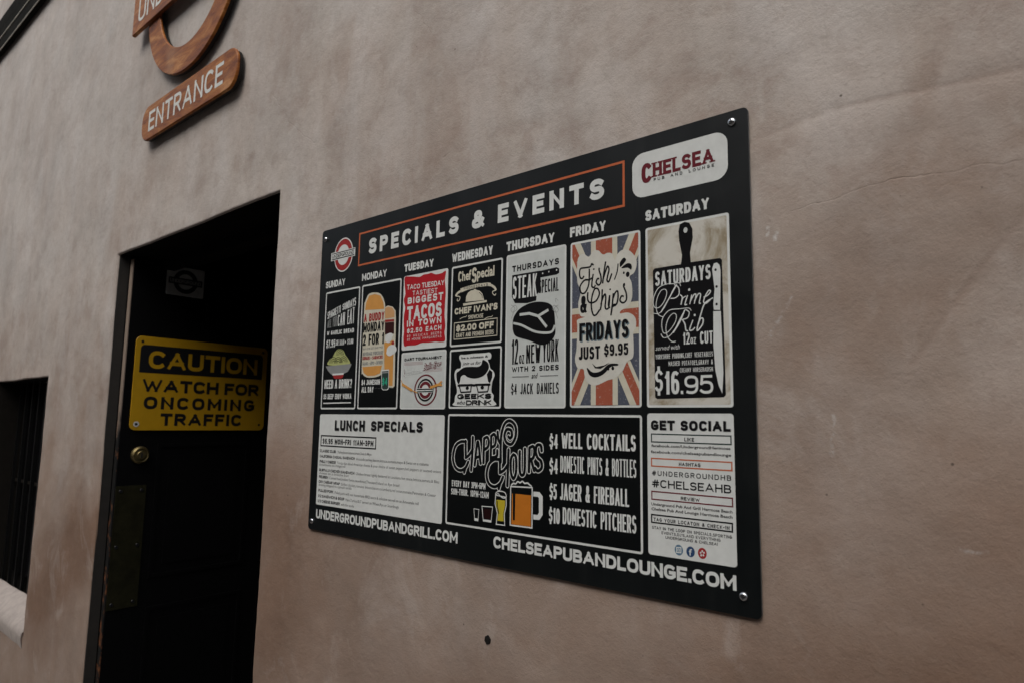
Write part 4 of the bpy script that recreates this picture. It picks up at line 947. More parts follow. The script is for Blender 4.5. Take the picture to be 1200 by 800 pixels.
  ('T','white',4,'SATURDAYS','S',0.14,777.5,398.6,854.6,398.6,19.1,19.1),
  ('T','white',4,'12','S',0.12,815.9,319.0,825.2,319.0,14.9,14.9),
  ('T','white',4,'OZ','S',0.14,826.1,319.2,833.6,319.2,7.8,7.8),
  ('T','white',4,'CUT','S',0.12,839.0,318.4,855.7,318.4,15.2,15.2),
  ('T','white',4,'served with','I',0.0,777.1,313.5,811.3,313.5,6.5,6.5),
  ('T','white',4,'YORKSHIRE PUDDING,CHEF VEGETABLES','S.1',0.1,777.0,302.2,855.3,302.2,6.1,6.1),
  ('T','white',4,'MASHED POTATOES,GRAVY &','S.1',0.1,795.5,292.6,855.1,292.6,5.9,5.9),
  ('T','white',4,'CREAMY HORSERADISH','S.1',0.1,811.1,283.9,854.9,283.9,5.5,5.5),
  ('T','white',4,'$','S',0.1,775.5,257.3,787.1,257.3,33.6,33.6),
  ('T','white',4,'16','S',0.13,789.5,256.4,809.9,256.4,29.6,29.6),
  ('T','white',4,'.95','S',0.13,811.9,256.5,855.1,256.5,23.1,23.1),
  ('S','white',5,0.86,[(773.8,362.9),(782.3,361.8),(790.1,368.1),(797.9,381.4),(804.9,393.3),(808.7,397.0)],1,0),
  ('S','white',5,1.58,[(808.7,397.0),(802.9,388.6),(795.6,377.4),(785.5,362.9)],1,0),
  ('S','white',5,1.01,[(813.9,394.3),(811.8,398.8),(804.3,398.7),(793.6,399.2),(782.8,395.9),(776.4,386.6),(774.4,376.8),(777.0,370.1),(784.0,370.1),(791.0,377.9),(794.2,387.5),(792.0,392.7),(785.8,391.3),(780.3,381.9),(778.6,370.7),(781.6,360.4),(789.2,356.2)],1,0),
  ('S','white',5,1.37,[(805.0,397.5),(810.9,392.6),(811.5,384.1),(806.2,379.8),(799.4,379.8)],1,0),
  ('S','white',5,1.44,[(813.0,383.2),(815.9,379.4),(814.0,369.9),(816.6,378.0),(821.1,380.3)],1,0),
  ('S','white',5,1.58,[(823.3,381.4),(819.4,370.0),(822.3,369.7)],1,0),
  ('E','white',5,825.6,388.3,1.5,1.7),
  ('S','white',5,1.44,[(829.1,381.4),(826.0,369.4)],1,0),
  ('S','white',5,1.44,[(826.8,372.7),(832.0,381.1),(834.8,380.1),(832.1,369.4)],1,0),
  ('S','white',5,1.44,[(832.6,372.8),(837.7,381.2),(840.9,380.1),(838.9,370.1),(841.1,369.2)],1,0),
  ('S','white',5,1.44,[(844.7,376.3),(850.4,378.4),(854.0,382.7),(851.9,384.3),(847.6,378.7),(844.6,370.9),(848.1,368.5),(854.5,373.2),(857.3,374.2)],1,0),
  ('S','white',5,1.01,[(785.1,334.7),(788.9,329.5),(797.2,331.0),(805.6,340.1),(812.5,352.0),(819.3,363.1)],1,0),
  ('S','white',5,1.73,[(819.3,363.1),(814.7,353.2),(809.4,344.0),(802.5,334.8)],1,0),
  ('S','white',5,1.01,[(828.0,360.9),(824.4,364.7),(812.7,364.8),(797.7,364.5),(788.4,355.6),(786.5,345.9),(788.9,335.8),(795.8,336.7),(805.0,347.1),(807.4,356.6),(802.9,359.8),(796.0,353.5),(792.5,342.6),(794.2,331.3),(800.1,323.9),(806.1,323.5)],1,0),
  ('S','white',5,1.44,[(820.0,363.5),(825.1,359.1),(822.8,352.5),(816.9,350.9),(814.7,350.5)],1,0),
  ('S','white',5,1.73,[(815.4,351.1),(819.0,344.6),(820.3,336.9),(823.2,335.7)],1,0),
  ('S','white',5,1.58,[(830.0,349.1),(825.4,337.2),(829.0,336.3),(832.6,339.4)],1,0),
  ('E','white',5,832.5,355.0,1.4,1.6),
  ('S','white',5,1.66,[(853.1,372.7),(846.0,368.0),(841.5,357.6),(835.5,337.8),(836.9,335.7),(842.7,342.6),(843.5,349.3),(840.0,349.6),(837.0,343.1)],1,0),
 ]),
 ('poster', 'board', 'pale lunch specials menu', [
  ('R','white',1,23.7,50.1,384.4,227.8,4),
 ]),
 ('lettering', 41, None, [
  ('T','gray',2,'LUNCH','S.18',0.24,77.3,195.3,172.0,195.3,20.2,20.2),
  ('T','gray',2,'SPECIALS','S.18',0.24,190.4,196.7,332.1,196.7,18.3,18.3),
  ('T','ink',3,'LUNCH','S.18',0.24,75.4,196.3,170.2,196.3,20.2,20.2),
  ('T','ink',3,'SPECIALS','S.18',0.24,188.7,197.6,330.7,197.6,18.4,18.4),
  ('F','ink',2,29.9,164.2,206.1,186.6,0,2.6),
  ('T','ink',3,'$6.95 MON-FRI 11AM-3PM','S.16',0.2,36.9,169.5,198.1,169.5,10.5,10.5),
  ('T','ink',2,'CLASSIC CLUB','S',0.21,29.9,152.7,82.6,152.7,5.4,5.4),
  ('T','gray2',2,'Turkey,bacon,lettuce,tomato,Swiss & Mayo','B',0.01,88.6,152.7,193.8,152.7,5.2,5.2),
  ('T','ink',2,'CALIFORNIA CASUAL SANDWICH','S',0.21,29.5,142.3,143.6,142.3,5.4,5.4),
  ('T','gray2',2,'Avocado,turkey,bacon,lettuce,tomato,mayo & Swiss on a ciabatta','B',0.01,148.1,142.3,348.6,142.3,5.2,5.2),
  ('T','ink',2,'PHILLY CHEESE','S',0.21,29.8,131.9,84.2,131.9,5.4,5.4),
  ('T','gray2',2,'Tri-tip thin sliced American cheese & your choice of sweet peppers,hot peppers or sauteed onions','B',0.01,88.4,131.9,379.1,131.9,5.2,5.2),
  ('T','gray2',2,'& mushrooms on a hoagie roll','B',0.01,29.7,126.2,115.2,126.2,5.2,5.2),
  ('T','ink',2,'BUFFALO CHICKEN SANDWICH','S',0.21,30.0,115.1,144.4,115.1,5.4,5.4),
  ('T','gray2',2,'Chicken breast lightly battered in Louisiana hot sauce,lettuce,tomato,& Bleu','B',0.01,148.8,115.1,375.4,115.1,5.2,5.2),
  ('T','gray2',2,'cheese on a brioche bun','B',0.01,29.8,109.8,126.7,109.8,5.2,5.2),
  ('T','ink',2,'REUBEN','S',0.21,30.5,102.0,60.7,102.0,5.4,5.4),
  ('T','gray2',2,'Corned beef,melted Swiss,sauerkraut,Thousand Island on Rye bread','B',0.01,65.0,102.0,274.7,102.0,5.2,5.2),
  ('T','ink',2,'CHX CAESAR WRAP','S',0.21,30.1,92.4,100.3,92.4,5.4,5.4),
  ('T','gray2',2,'Grilled chicken,romaine lettuce,bacon,cucumbers,red onion,tomato,Parmesan & Caesar','B',0.01,103.8,92.4,368.5,92.4,5.2,5.2),
  ('T','gray2',2,'dressing wrapped in a spinach tortilla','B',0.01,30.5,86.8,138.0,86.8,5.2,5.2),
  ('T','ink',2,'PULLED PORK','S',0.21,30.3,75.4,80.9,75.4,5.4,5.4),
  ('T','gray2',2,'Pulled pork with our homemade BBQ sauce & coleslaw served on an Artesanale roll','B',0.01,85.1,75.4,326.7,75.4,5.2,5.2),
  ('T','ink',2,'1/2 SANDWICH & SOUP','S',0.21,29.9,64.8,116.9,64.8,5.4,5.4),
  ('T','gray2',2,'Ham,Turkey,BLT served on Wheat,Rye or Sourdough','B',0.01,120.9,64.8,275.3,64.8,5.2,5.2),
  ('T','ink',2,'1/2 CHEESE BURGER','S',0.21,29.5,54.9,103.2,54.9,5.4,5.4),
  ('T','gray2',2,'with the works','B',0.01,106.6,54.9,147.5,54.9,5.2,5.2),
 ]),
 ('poster', 'board', 'black happy hours panel with drinks and prices', [
  ('R','white',1,392.6,51.8,756.1,229.7,4),
  ('R','black',2,395.8,55.0,752.9,226.5,1.5),
 ]),
 ('lettering', 43, None, [
  ('T','white',4,'$4','S',0.18,604.4,181.0,619.6,181.0,20.4,20.4),
  ('T','white',4,'WELL COCKTAILS','S',0.17,625.9,182.0,746.8,182.0,21.7,21.7),
  ('T','white',4,'$4','S',0.18,604.7,145.5,619.9,145.5,21.1,21.1),
  ('T','white',4,'DOMESTIC PINTS & BOTTLES','S',0.14,624.2,148.0,747.2,148.0,23.4,23.4),
  ('T','white',4,'$5','S',0.18,605.1,109.4,618.3,109.4,21.4,21.4),
  ('T','white',4,'JAGER & FIREBALL','S',0.17,623.9,109.8,736.2,109.8,22.9,22.9),
  ('T','white',4,'$10','S',0.18,604.3,75.6,623.9,75.6,21.6,21.6),
  ('T','white',4,'DOMESTIC PITCHERS','S',0.16,628.9,76.8,746.7,76.8,23.0,23.0),
  ('T','white',4,'EVERY DAY 3PM-6PM','S',0.14,405.6,113.0,480.1,113.0,9.7,9.7),
  ('T','white',4,'SUN-THUR. 10PM-12AM','S',0.14,404.4,100.0,487.2,100.0,9.7,9.7),
 ]),
 ('happy_hours_script', 43, None, [
  ('S','white',3,7.4,[(435.4,185.4),(423.4,185.0),(411.4,177.2),(406.7,158.8),(412.6,144.0),(424.9,139.4),(436.1,144.6),(441.6,153.6)],1,0),
  ('E','white',3,435.4,185.4,3.7,3.7),
  ('E','white',3,441.6,153.6,3.7,3.7),
  ('S','white',3,7.4,[(435.2,142.3),(433.1,136.7)],1,0),
  ('E','white',3,435.2,142.3,3.7,3.7),
  ('E','white',3,433.1,136.7,3.7,3.7),
  ('S','white',3,7.4,[(434.7,186.5),(435.9,161.3)],1,0),
  ('E','white',3,434.7,186.5,3.7,3.7),
  ('E','white',3,435.9,161.3,3.7,3.7),
  ('S','white',3,7.4,[(435.9,160.1),(443.5,165.0),(451.2,174.5)],1,0),
  ('E','white',3,435.9,160.1,3.7,3.7),
  ('E','white',3,451.2,174.5,3.7,3.7),
  ('S','white',3,7.4,[(450.6,193.1),(450.2,165.3),(448.4,140.8)],1,0),
  ('E','white',3,450.6,193.1,3.7,3.7),
  ('E','white',3,448.4,140.8,3.7,3.7),
  ('S','white',3,7.4,[(456.0,149.3),(461.5,187.3),(468.7,152.7)],1,0),
  ('E','white',3,456.0,149.3,3.7,3.7),
  ('E','white',3,468.7,152.7,3.7,3.7),
  ('S','white',3,7.4,[(458.8,161.2),(466.0,163.3)],1,0),
  ('E','white',3,458.8,161.2,3.7,3.7),
  ('E','white',3,466.0,163.3,3.7,3.7),
  ('S','white',3,7.4,[(474.9,154.1),(475.1,191.5)],1,0),
  ('E','white',3,474.9,154.1,3.7,3.7),
  ('E','white',3,475.1,191.5,3.7,3.7),
  ('S','white',3,7.4,[(475.1,191.5),(481.8,193.9),(485.0,188.0),(483.4,179.0),(476.2,174.3)],1,0),
  ('E','white',3,475.1,191.5,3.7,3.7),
  ('E','white',3,476.2,174.3,3.7,3.7),
  ('S','white',3,7.4,[(490.1,156.0),(490.3,196.0)],1,0),
  ('E','white',3,490.1,156.0,3.7,3.7),
  ('E','white',3,490.3,196.0,3.7,3.7),
  ('S','white',3,7.4,[(490.3,196.0),(496.3,198.8),(500.0,192.9),(498.2,182.4),(491.3,178.6)],1,0),
  ('E','white',3,490.3,196.0,3.7,3.7),
  ('E','white',3,491.3,178.6,3.7,3.7),
  ('S','white',3,7.4,[(503.4,202.5),(505.4,190.8),(510.3,184.3)],1,0),
  ('E','white',3,503.4,202.5,3.7,3.7),
  ('E','white',3,510.3,184.3,3.7,3.7),
  ('S','white',3,7.4,[(510.9,157.0),(510.3,184.3),(512.3,203.1),(518.7,216.4),(528.9,219.9),(539.1,212.4),(540.2,197.2),(532.5,185.1),(522.3,186.9),(517.7,196.6),(521.9,206.6),(530.6,205.7),(532.8,198.1),(529.4,193.7),(525.9,195.8)],1,0),
  ('E','white',3,510.9,157.0,3.7,3.7),
  ('E','white',3,525.9,195.8,3.7,3.7),
  ('S','white',3,7.4,[(490.2,162.6),(502.2,165.3),(503.4,174.2)],1,0),
  ('E','white',3,490.2,162.6,3.7,3.7),
  ('E','white',3,503.4,174.2,3.7,3.7),
  ('S','white',3,7.4,[(508.5,160.8),(496.3,159.6),(486.0,151.3),(482.1,135.6),(487.3,122.7),(499.4,118.8),(510.5,124.8),(516.1,134.5)],1,0),
  ('E','white',3,508.5,160.8,3.7,3.7),
  ('E','white',3,516.1,134.5,3.7,3.7),
  ('S','white',3,7.4,[(509.9,123.2),(507.7,116.6)],1,0),
  ('E','white',3,509.9,123.2,3.7,3.7),
  ('E','white',3,507.7,116.6,3.7,3.7),
  ('S','white',3,7.4,[(509.1,161.3),(509.5,141.2)],1,0),
  ('E','white',3,509.1,161.3,3.7,3.7),
  ('E','white',3,509.5,141.2,3.7,3.7),
  ('S','white',3,7.4,[(509.5,140.6),(518.2,145.4),(525.9,154.5)],1,0),
  ('E','white',3,509.5,140.6,3.7,3.7),
  ('E','white',3,525.9,154.5,3.7,3.7),
  ('S','white',3,7.4,[(526.3,176.2),(525.7,149.1),(525.1,122.1)],1,0),
  ('E','white',3,526.3,176.2,3.7,3.7),
  ('E','white',3,525.1,122.1,3.7,3.7),
  ('S','white',3,7.4,[(536.2,169.4),(541.4,164.9),(541.8,143.6),(536.9,133.6),(531.9,143.0),(531.5,162.3),(536.2,169.4)],1,0),
  ('E','white',3,536.2,169.4,3.7,3.7),
  ('E','white',3,536.2,169.4,3.7,3.7),
  ('S','white',3,7.4,[(548.6,174.2),(549.1,146.1),(553.7,139.6),(558.5,146.7),(558.6,178.5)],1,0),
  ('E','white',3,548.6,174.2,3.7,3.7),
  ('E','white',3,558.6,178.5,3.7,3.7),
  ('S','white',3,7.4,[(566.8,145.5),(567.4,180.5)],1,0),
  ('E','white',3,566.8,145.5,3.7,3.7),
  ('E','white',3,567.4,180.5,3.7,3.7),
  ('S','white',3,7.4,[(567.4,180.5),(574.5,182.8),(576.7,174.9),(574.7,166.4),(568.7,163.0)],1,0),
  ('E','white',3,567.4,180.5,3.7,3.7),
  ('E','white',3,568.7,163.0,3.7,3.7),
  ('S','white',3,7.4,[(570.7,163.1),(576.6,147.7)],1,0),
  ('E','white',3,570.7,163.1,3.7,3.7),
  ('E','white',3,576.6,147.7,3.7,3.7),
  ('S','white',3,7.4,[(590.2,177.1),(588.5,184.8),(581.5,184.6),(579.4,176.1),(582.8,166.8),(589.3,161.9),(590.5,152.6),(583.6,147.7),(578.2,151.5)],1,0),
  ('E','white',3,590.2,177.1,3.7,3.7),
  ('E','white',3,578.2,151.5,3.7,3.7),
  ('S','black',4.4,4.8,[(435.4,185.4),(423.4,185.0),(411.4,177.2),(406.7,158.8),(412.6,144.0),(424.9,139.4),(436.1,144.6),(441.6,153.6)],1,0),
  ('E','black',4.4,435.4,185.4,2.4,2.4),
  ('E','black',4.4,441.6,153.6,2.4,2.4),
  ('S','black',4.4,4.8,[(435.2,142.3),(433.1,136.7)],1,0),
  ('E','black',4.4,435.2,142.3,2.4,2.4),
  ('E','black',4.4,433.1,136.7,2.4,2.4),
  ('S','black',4.4,4.8,[(434.7,186.5),(435.9,161.3)],1,0),
  ('E','black',4.4,434.7,186.5,2.4,2.4),
  ('E','black',4.4,435.9,161.3,2.4,2.4),
  ('S','black',4.4,4.8,[(435.9,160.1),(443.5,165.0),(451.2,174.5)],1,0),
  ('E','black',4.4,435.9,160.1,2.4,2.4),
  ('E','black',4.4,451.2,174.5,2.4,2.4),
  ('S','black',4.4,4.8,[(450.6,193.1),(450.2,165.3),(448.4,140.8)],1,0),
  ('E','black',4.4,450.6,193.1,2.4,2.4),
  ('E','black',4.4,448.4,140.8,2.4,2.4),
  ('S','black',4.4,4.8,[(456.0,149.3),(461.5,187.3),(468.7,152.7)],1,0),
  ('E','black',4.4,456.0,149.3,2.4,2.4),
  ('E','black',4.4,468.7,152.7,2.4,2.4),
  ('S','black',4.4,4.8,[(458.8,161.2),(466.0,163.3)],1,0),
  ('E','black',4.4,458.8,161.2,2.4,2.4),
  ('E','black',4.4,466.0,163.3,2.4,2.4),
  ('S','black',4.4,4.8,[(474.9,154.1),(475.1,191.5)],1,0),
  ('E','black',4.4,474.9,154.1,2.4,2.4),
  ('E','black',4.4,475.1,191.5,2.4,2.4),
  ('S','black',4.4,4.8,[(475.1,191.5),(481.8,193.9),(485.0,188.0),(483.4,179.0),(476.2,174.3)],1,0),
  ('E','black',4.4,475.1,191.5,2.4,2.4),
  ('E','black',4.4,476.2,174.3,2.4,2.4),
  ('S','black',4.4,4.8,[(490.1,156.0),(490.3,196.0)],1,0),
  ('E','black',4.4,490.1,156.0,2.4,2.4),
  ('E','black',4.4,490.3,196.0,2.4,2.4),
  ('S','black',4.4,4.8,[(490.3,196.0),(496.3,198.8),(500.0,192.9),(498.2,182.4),(491.3,178.6)],1,0),
  ('E','black',4.4,490.3,196.0,2.4,2.4),
  ('E','black',4.4,491.3,178.6,2.4,2.4),
  ('S','black',4.4,4.8,[(503.4,202.5),(505.4,190.8),(510.3,184.3)],1,0),
  ('E','black',4.4,503.4,202.5,2.4,2.4),
  ('E','black',4.4,510.3,184.3,2.4,2.4),
  ('S','black',4.4,4.8,[(510.9,157.0),(510.3,184.3),(512.3,203.1),(518.7,216.4),(528.9,219.9),(539.1,212.4),(540.2,197.2),(532.5,185.1),(522.3,186.9),(517.7,196.6),(521.9,206.6),(530.6,205.7),(532.8,198.1),(529.4,193.7),(525.9,195.8)],1,0),
  ('E','black',4.4,510.9,157.0,2.4,2.4),
  ('E','black',4.4,525.9,195.8,2.4,2.4),
  ('S','black',4.4,4.8,[(490.2,162.6),(502.2,165.3),(503.4,174.2)],1,0),
  ('E','black',4.4,490.2,162.6,2.4,2.4),
  ('E','black',4.4,503.4,174.2,2.4,2.4),
  ('S','black',4.4,4.8,[(508.5,160.8),(496.3,159.6),(486.0,151.3),(482.1,135.6),(487.3,122.7),(499.4,118.8),(510.5,124.8),(516.1,134.5)],1,0),
  ('E','black',4.4,508.5,160.8,2.4,2.4),
  ('E','black',4.4,516.1,134.5,2.4,2.4),
  ('S','black',4.4,4.8,[(509.9,123.2),(507.7,116.6)],1,0),
  ('E','black',4.4,509.9,123.2,2.4,2.4),
  ('E','black',4.4,507.7,116.6,2.4,2.4),
  ('S','black',4.4,4.8,[(509.1,161.3),(509.5,141.2)],1,0),
  ('E','black',4.4,509.1,161.3,2.4,2.4),
  ('E','black',4.4,509.5,141.2,2.4,2.4),
  ('S','black',4.4,4.8,[(509.5,140.6),(518.2,145.4),(525.9,154.5)],1,0),
  ('E','black',4.4,509.5,140.6,2.4,2.4),
  ('E','black',4.4,525.9,154.5,2.4,2.4),
  ('S','black',4.4,4.8,[(526.3,176.2),(525.7,149.1),(525.1,122.1)],1,0),
  ('E','black',4.4,526.3,176.2,2.4,2.4),
  ('E','black',4.4,525.1,122.1,2.4,2.4),
  ('S','black',4.4,4.8,[(536.2,169.4),(541.4,164.9),(541.8,143.6),(536.9,133.6),(531.9,143.0),(531.5,162.3),(536.2,169.4)],1,0),
  ('E','black',4.4,536.2,169.4,2.4,2.4),
  ('E','black',4.4,536.2,169.4,2.4,2.4),
  ('S','black',4.4,4.8,[(548.6,174.2),(549.1,146.1),(553.7,139.6),(558.5,146.7),(558.6,178.5)],1,0),
  ('E','black',4.4,548.6,174.2,2.4,2.4),
  ('E','black',4.4,558.6,178.5,2.4,2.4),
  ('S','black',4.4,4.8,[(566.8,145.5),(567.4,180.5)],1,0),
  ('E','black',4.4,566.8,145.5,2.4,2.4),
  ('E','black',4.4,567.4,180.5,2.4,2.4),
  ('S','black',4.4,4.8,[(567.4,180.5),(574.5,182.8),(576.7,174.9),(574.7,166.4),(568.7,163.0)],1,0),
  ('E','black',4.4,567.4,180.5,2.4,2.4),
  ('E','black',4.4,568.7,163.0,2.4,2.4),
  ('S','black',4.4,4.8,[(570.7,163.1),(576.6,147.7)],1,0),
  ('E','black',4.4,570.7,163.1,2.4,2.4),
  ('E','black',4.4,576.6,147.7,2.4,2.4),
  ('S','black',4.4,4.8,[(590.2,177.1),(588.5,184.8),(581.5,184.6),(579.4,176.1),(582.8,166.8),(589.3,161.9),(590.5,152.6),(583.6,147.7),(578.2,151.5)],1,0),
  ('E','black',4.4,590.2,177.1,2.4,2.4),
  ('E','black',4.4,578.2,151.5,2.4,2.4),
 ]),
 ('glasses_drawing', 43, None, [
  ('S','white',3,0.9,[(456.2,81.5),(467.1,81.4),(465.4,63.6),(458.3,64.0)],0,1),
  ('P','white',3,[(457.8,67.7),(465.6,67.2),(465.4,63.6),(458.3,64.0)],0),
  ('S','white',3,1.2,[(473.4,87.1),(495.7,87.8),(493.0,64.8),(476.7,64.8)],0,1),
  ('P','maroon2',3,[(476.2,84.0),(493.1,84.3),(491.7,69.0),(477.8,68.9)],0),
  ('P','white',3.5,[(476.3,67.4),(493.5,67.7),(493.0,64.8),(476.7,64.8)],0),
  ('S','white',3,1.6,[(501.5,106.3),(500.6,93.2),(505.7,79.7),(503.7,62.9),(520.9,63.1),(519.7,80.0),(523.4,93.1),(522.6,104.8)],0,1),
  ('P','yellow',3,[(503.4,99.5),(521.0,99.7),(521.1,92.5),(517.9,80.9),(518.7,68.8),(505.9,68.3),(507.4,79.8),(503.0,92.4)],0),
  ('S','white',4,1.4,[(501.2,106.3),(503.5,110.8),(512.2,113.0),(521.0,111.1),(522.9,104.8),(516.8,103.2),(510.9,106.0),(506.5,108.9),(501.2,106.3)],1,0),
  ('S','black',4,1.5,[(505.2,98.0),(506.0,89.4),(509.2,78.9)],1,0),
  ('S','white',3,2.0,[(531.7,121.5),(573.2,122.9),(573.5,65.1),(531.7,64.7)],0,1),
  ('P','orange2',3,[(534.5,111.5),(571.2,111.5),(571.3,66.5),(534.0,66.2)],0),
  ('P','black',4,[(536.1,117.6),(541.2,117.6),(540.9,72.6),(536.9,72.6)],0),
  ('S','white',4,2.2,[(532.5,123.3),(537.0,126.6),(541.6,126.1),(545.4,129.7),(550.0,128.4),(554.7,130.8),(558.8,128.1),(564.3,128.9),(568.2,126.7),(572.6,124.5)],1,0),
  ('S','white',3,7.0,[(575.5,113.9),(585.6,113.9),(589.4,110.3),(589.7,86.8),(585.5,81.3),(575.9,80.9)],0,0),
 ]),
 ('poster', 'board', 'pale get social panel', [
  ('R','white',1,763.7,53.7,879.5,232.1,4),
 ]),
 ('lettering', 47, None, [
  ('T','gray',2,'GET SOCIAL','S.14',0.24,769.8,210.3,876.0,210.3,12.5,12.5),
  ('T','ink',3,'GET SOCIAL','S.14',0.24,769.1,210.6,875.3,210.6,12.6,12.6),
  ('F','darkgreen',2,768.9,194.7,876.4,206.3,0,1.6),
  ('T','ink',2,'LIKE','S.16',0.2,815.5,197.4,828.6,197.4,4.7,4.7),
  ('T','ink',2,'facebook.com/UndergroundHermosa','B',0.045,769.5,189.1,874.9,189.1,3.5,3.5),
  ('T','ink',2,'facebook.com/chelseapubandlounge','B',0.045,768.7,181.2,875.5,181.2,3.6,3.6),
  ('F','orange',2,768.7,164.0,876.7,175.3,0,1.6),
  ('T','ink',2,'HASHTAG','S.16',0.2,807.8,166.9,836.4,166.9,4.3,4.3),
  ('T','ink',2,'#UNDERGROUNDHB','S.16',0.16,769.9,152.8,874.8,152.8,6.3,6.3),
  ('T','ink',2,'#CHELSEAHB','S.16',0.16,769.8,137.9,874.5,137.9,10.0,10.0),
  ('F','maroon',2,768.7,122.1,876.5,133.5,0,1.6),
  ('T','ink',2,'REVIEW','S.16',0.2,809.6,125.0,834.5,125.0,4.2,4.2),
  ('T','ink',2,'Underground Pub And Grill Hermosa Beach','B',0.045,768.7,115.2,875.4,115.2,3.6,3.6),
  ('T','ink',2,'Chelsea Pub And Lounge Hermosa Beach','B',0.045,768.7,109.1,875.3,109.1,3.6,3.6),
  ('F','ink',2,768.0,93.0,875.7,104.4,0,1.8),
  ('T','ink',2,'TAG YOUR LOCATON & CHECK-IN','S.2',0.19,771.6,95.7,871.3,95.7,4.4,4.4),
  ('T','ink',2,'STAY IN THE LOOP ON SPECIALS,SPORTING','S.16',0.16,769.3,85.8,874.0,85.8,3.7,3.7),
  ('T','ink',2,"EVENTS,DJ'S,AND EVERYTHING",'S.16',0.16,782.6,80.7,860.0,80.7,3.5,3.5),
  ('T','ink',2,'UNDERGROUND & CHELSEA!','S.16',0.16,788.0,75.7,856.2,75.7,3.4,3.4),
 ]),
 ('social_icon', 47, 'blue-grey camera icon', [
  ('E','steel',2,806.0,64.2,5.6,6.4),
  ('S','white',3,1.2,[(803.2,67.1),(808.9,67.4),(808.8,61.4),(803.1,61.0)],0,1),
  ('E','white',3,806.0,64.2,1.6,1.8),
  ('E','steel',4,806.0,64.2,0.9,1.0),
 ]),
 ('social_icon', 47, 'navy letter f icon', [
  ('E','fnavy',2,821.5,64.1,5.5,6.3),
  ('T','white',3,'f','B',0.04,819.4,59.8,823.3,59.8,7.9,7.9),
 ]),
 ('social_icon', 47, 'red burst icon', [
  ('E','red',2,836.7,64.3,5.6,6.5),
  ('S','white',3,2.0,[(836.7,65.8),(836.8,68.0)],0,0),
  ('S','white',3,2.0,[(835.5,64.6),(833.6,65.0)],0,0),
  ('S','white',3,2.0,[(835.9,62.9),(834.7,60.9)],0,0),
  ('S','white',3,2.0,[(837.4,63.1),(838.6,61.5)],0,0),
  ('S','white',3,2.0,[(837.9,64.9),(839.8,65.8)],0,0),
 ]),
 ('website_lettering', 'board', 'website of the pub and grill', [
  ('T','white',1,'UNDERGROUNDPUBANDGRILL.COM','S',0.21,26.0,23.6,421.5,23.6,17.6,17.6),
 ]),
 ('website_lettering', 'board', 'website of the pub and lounge', [
  ('T','white',1,'CHELSEAPUBANDLOUNGE.COM','S',0.22,498.5,27.3,878.0,27.3,17.4,17.4),
 ]),
]
SCREWS_MM = [(14.3, 590.1), (886.4, 594.7), (886.4, 22.8), (14.1, 16.5)]
# dark moulded band high on the left
mb = MB(); mb.box(-7, 3., -.0150, WY-.006, 3.490, 3.698, 'cornice_paint'); eav = mb.build('cornice', bld, label='dark moulded cornice band')
for a, b in ((3.4880, 3.5660), (3.5735, 3.6300), (3.6310, 3.6990)):
    mb = MB(); mb.box(-7, 3., -.0200, -.0152, a, b, 'cornice_paint'); mb.build('cornice_board', eav)
for a in (3.4900, 3.5672):
    mb = MB(); mb.box(-7, 3., -.0232, -.0203 if a < 3.5 else -.0153, a, a+.0055, 'cornice_lip'); mb.build('bead', eav)

# ------------------------------------------------------------------ board-like text for the other signs
def sign_art(parent, name, prims, mat_of=None, label=None):
    a = Art(); 
    for q in prims: a.prim(q)
    return a
def extrude_art(a, dy, side=None):
    """give flat lettering a thickness: front stays, a skirt goes back by dy (closed quads per face edge on the outline)"""
    cnt = {}
    for f in a.f:
        for i in range(len(f)):
            e = (f[i], f[(i+1) % len(f)]); cnt[e] = cnt.get(e, 0)+1
    out = [e for e in cnt if (e[1], e[0]) not in cnt]
    V = a.v; nf = []; mi = a.mi(side or a.names[0])
    for p, q in out:
        b = len(V); (x1,y1,z1), (x2,y2,z2) = V[p], V[q]
        V += [(x1,y1,z1),(x2,y2,z2),(x2,y2+dy,z2),(x1,y1+dy,z1)]; a.f.append((b, b+1, b+2, b+3)); a.m.append(mi)

# ------------------------------------------------------------------ wooden signs
def wood_part(name, parent, outline, yf, yb, label=None, ch=.0025, back=True):
    mb = MB(); prism(mb, outline, yf, yf+.007, 'wood', ch=ch)
    if back: prism(mb, inset(outline if area2(outline) > 0 else outline[::-1], .0025), yf+.0072, yb, 'black_stain')
    return mb.build(name, parent, label=label)
# ENTRANCE pill: 0.59 m wide, held off the wall on a black backing
ent = tag(empty('entrance_sign', (-.691, WY, 2.430)), 'varnished wooden plaque with rounded ends reading ENTRANCE, below the wooden ring', 'sign')
wood_part('plaque', ent, rrect(-.301, 0, .301, .113, .047, 8), -.0255, -.007)
a = Art(.0257)
MAT['ltr'] = MAT['letter_cream']
a.text('letter_cream', 1, 'ENTRANCE', 'S.15', .145, -247, 25, 228, 25, 64, 64); extrude_art(a, .0012, 'letter_edge')
def mat_build(a, name, parent, label=None):
    return a.build(name, parent, label=label)
mat_build(a, 'lettering', ent, 'cream raised lettering')
mb = MB()
for x in (-.24, .24): mb.box(x-.02, x+.02, -.007, .0, .035, .075, 'black_stain')
mb.build('spacer', ent)
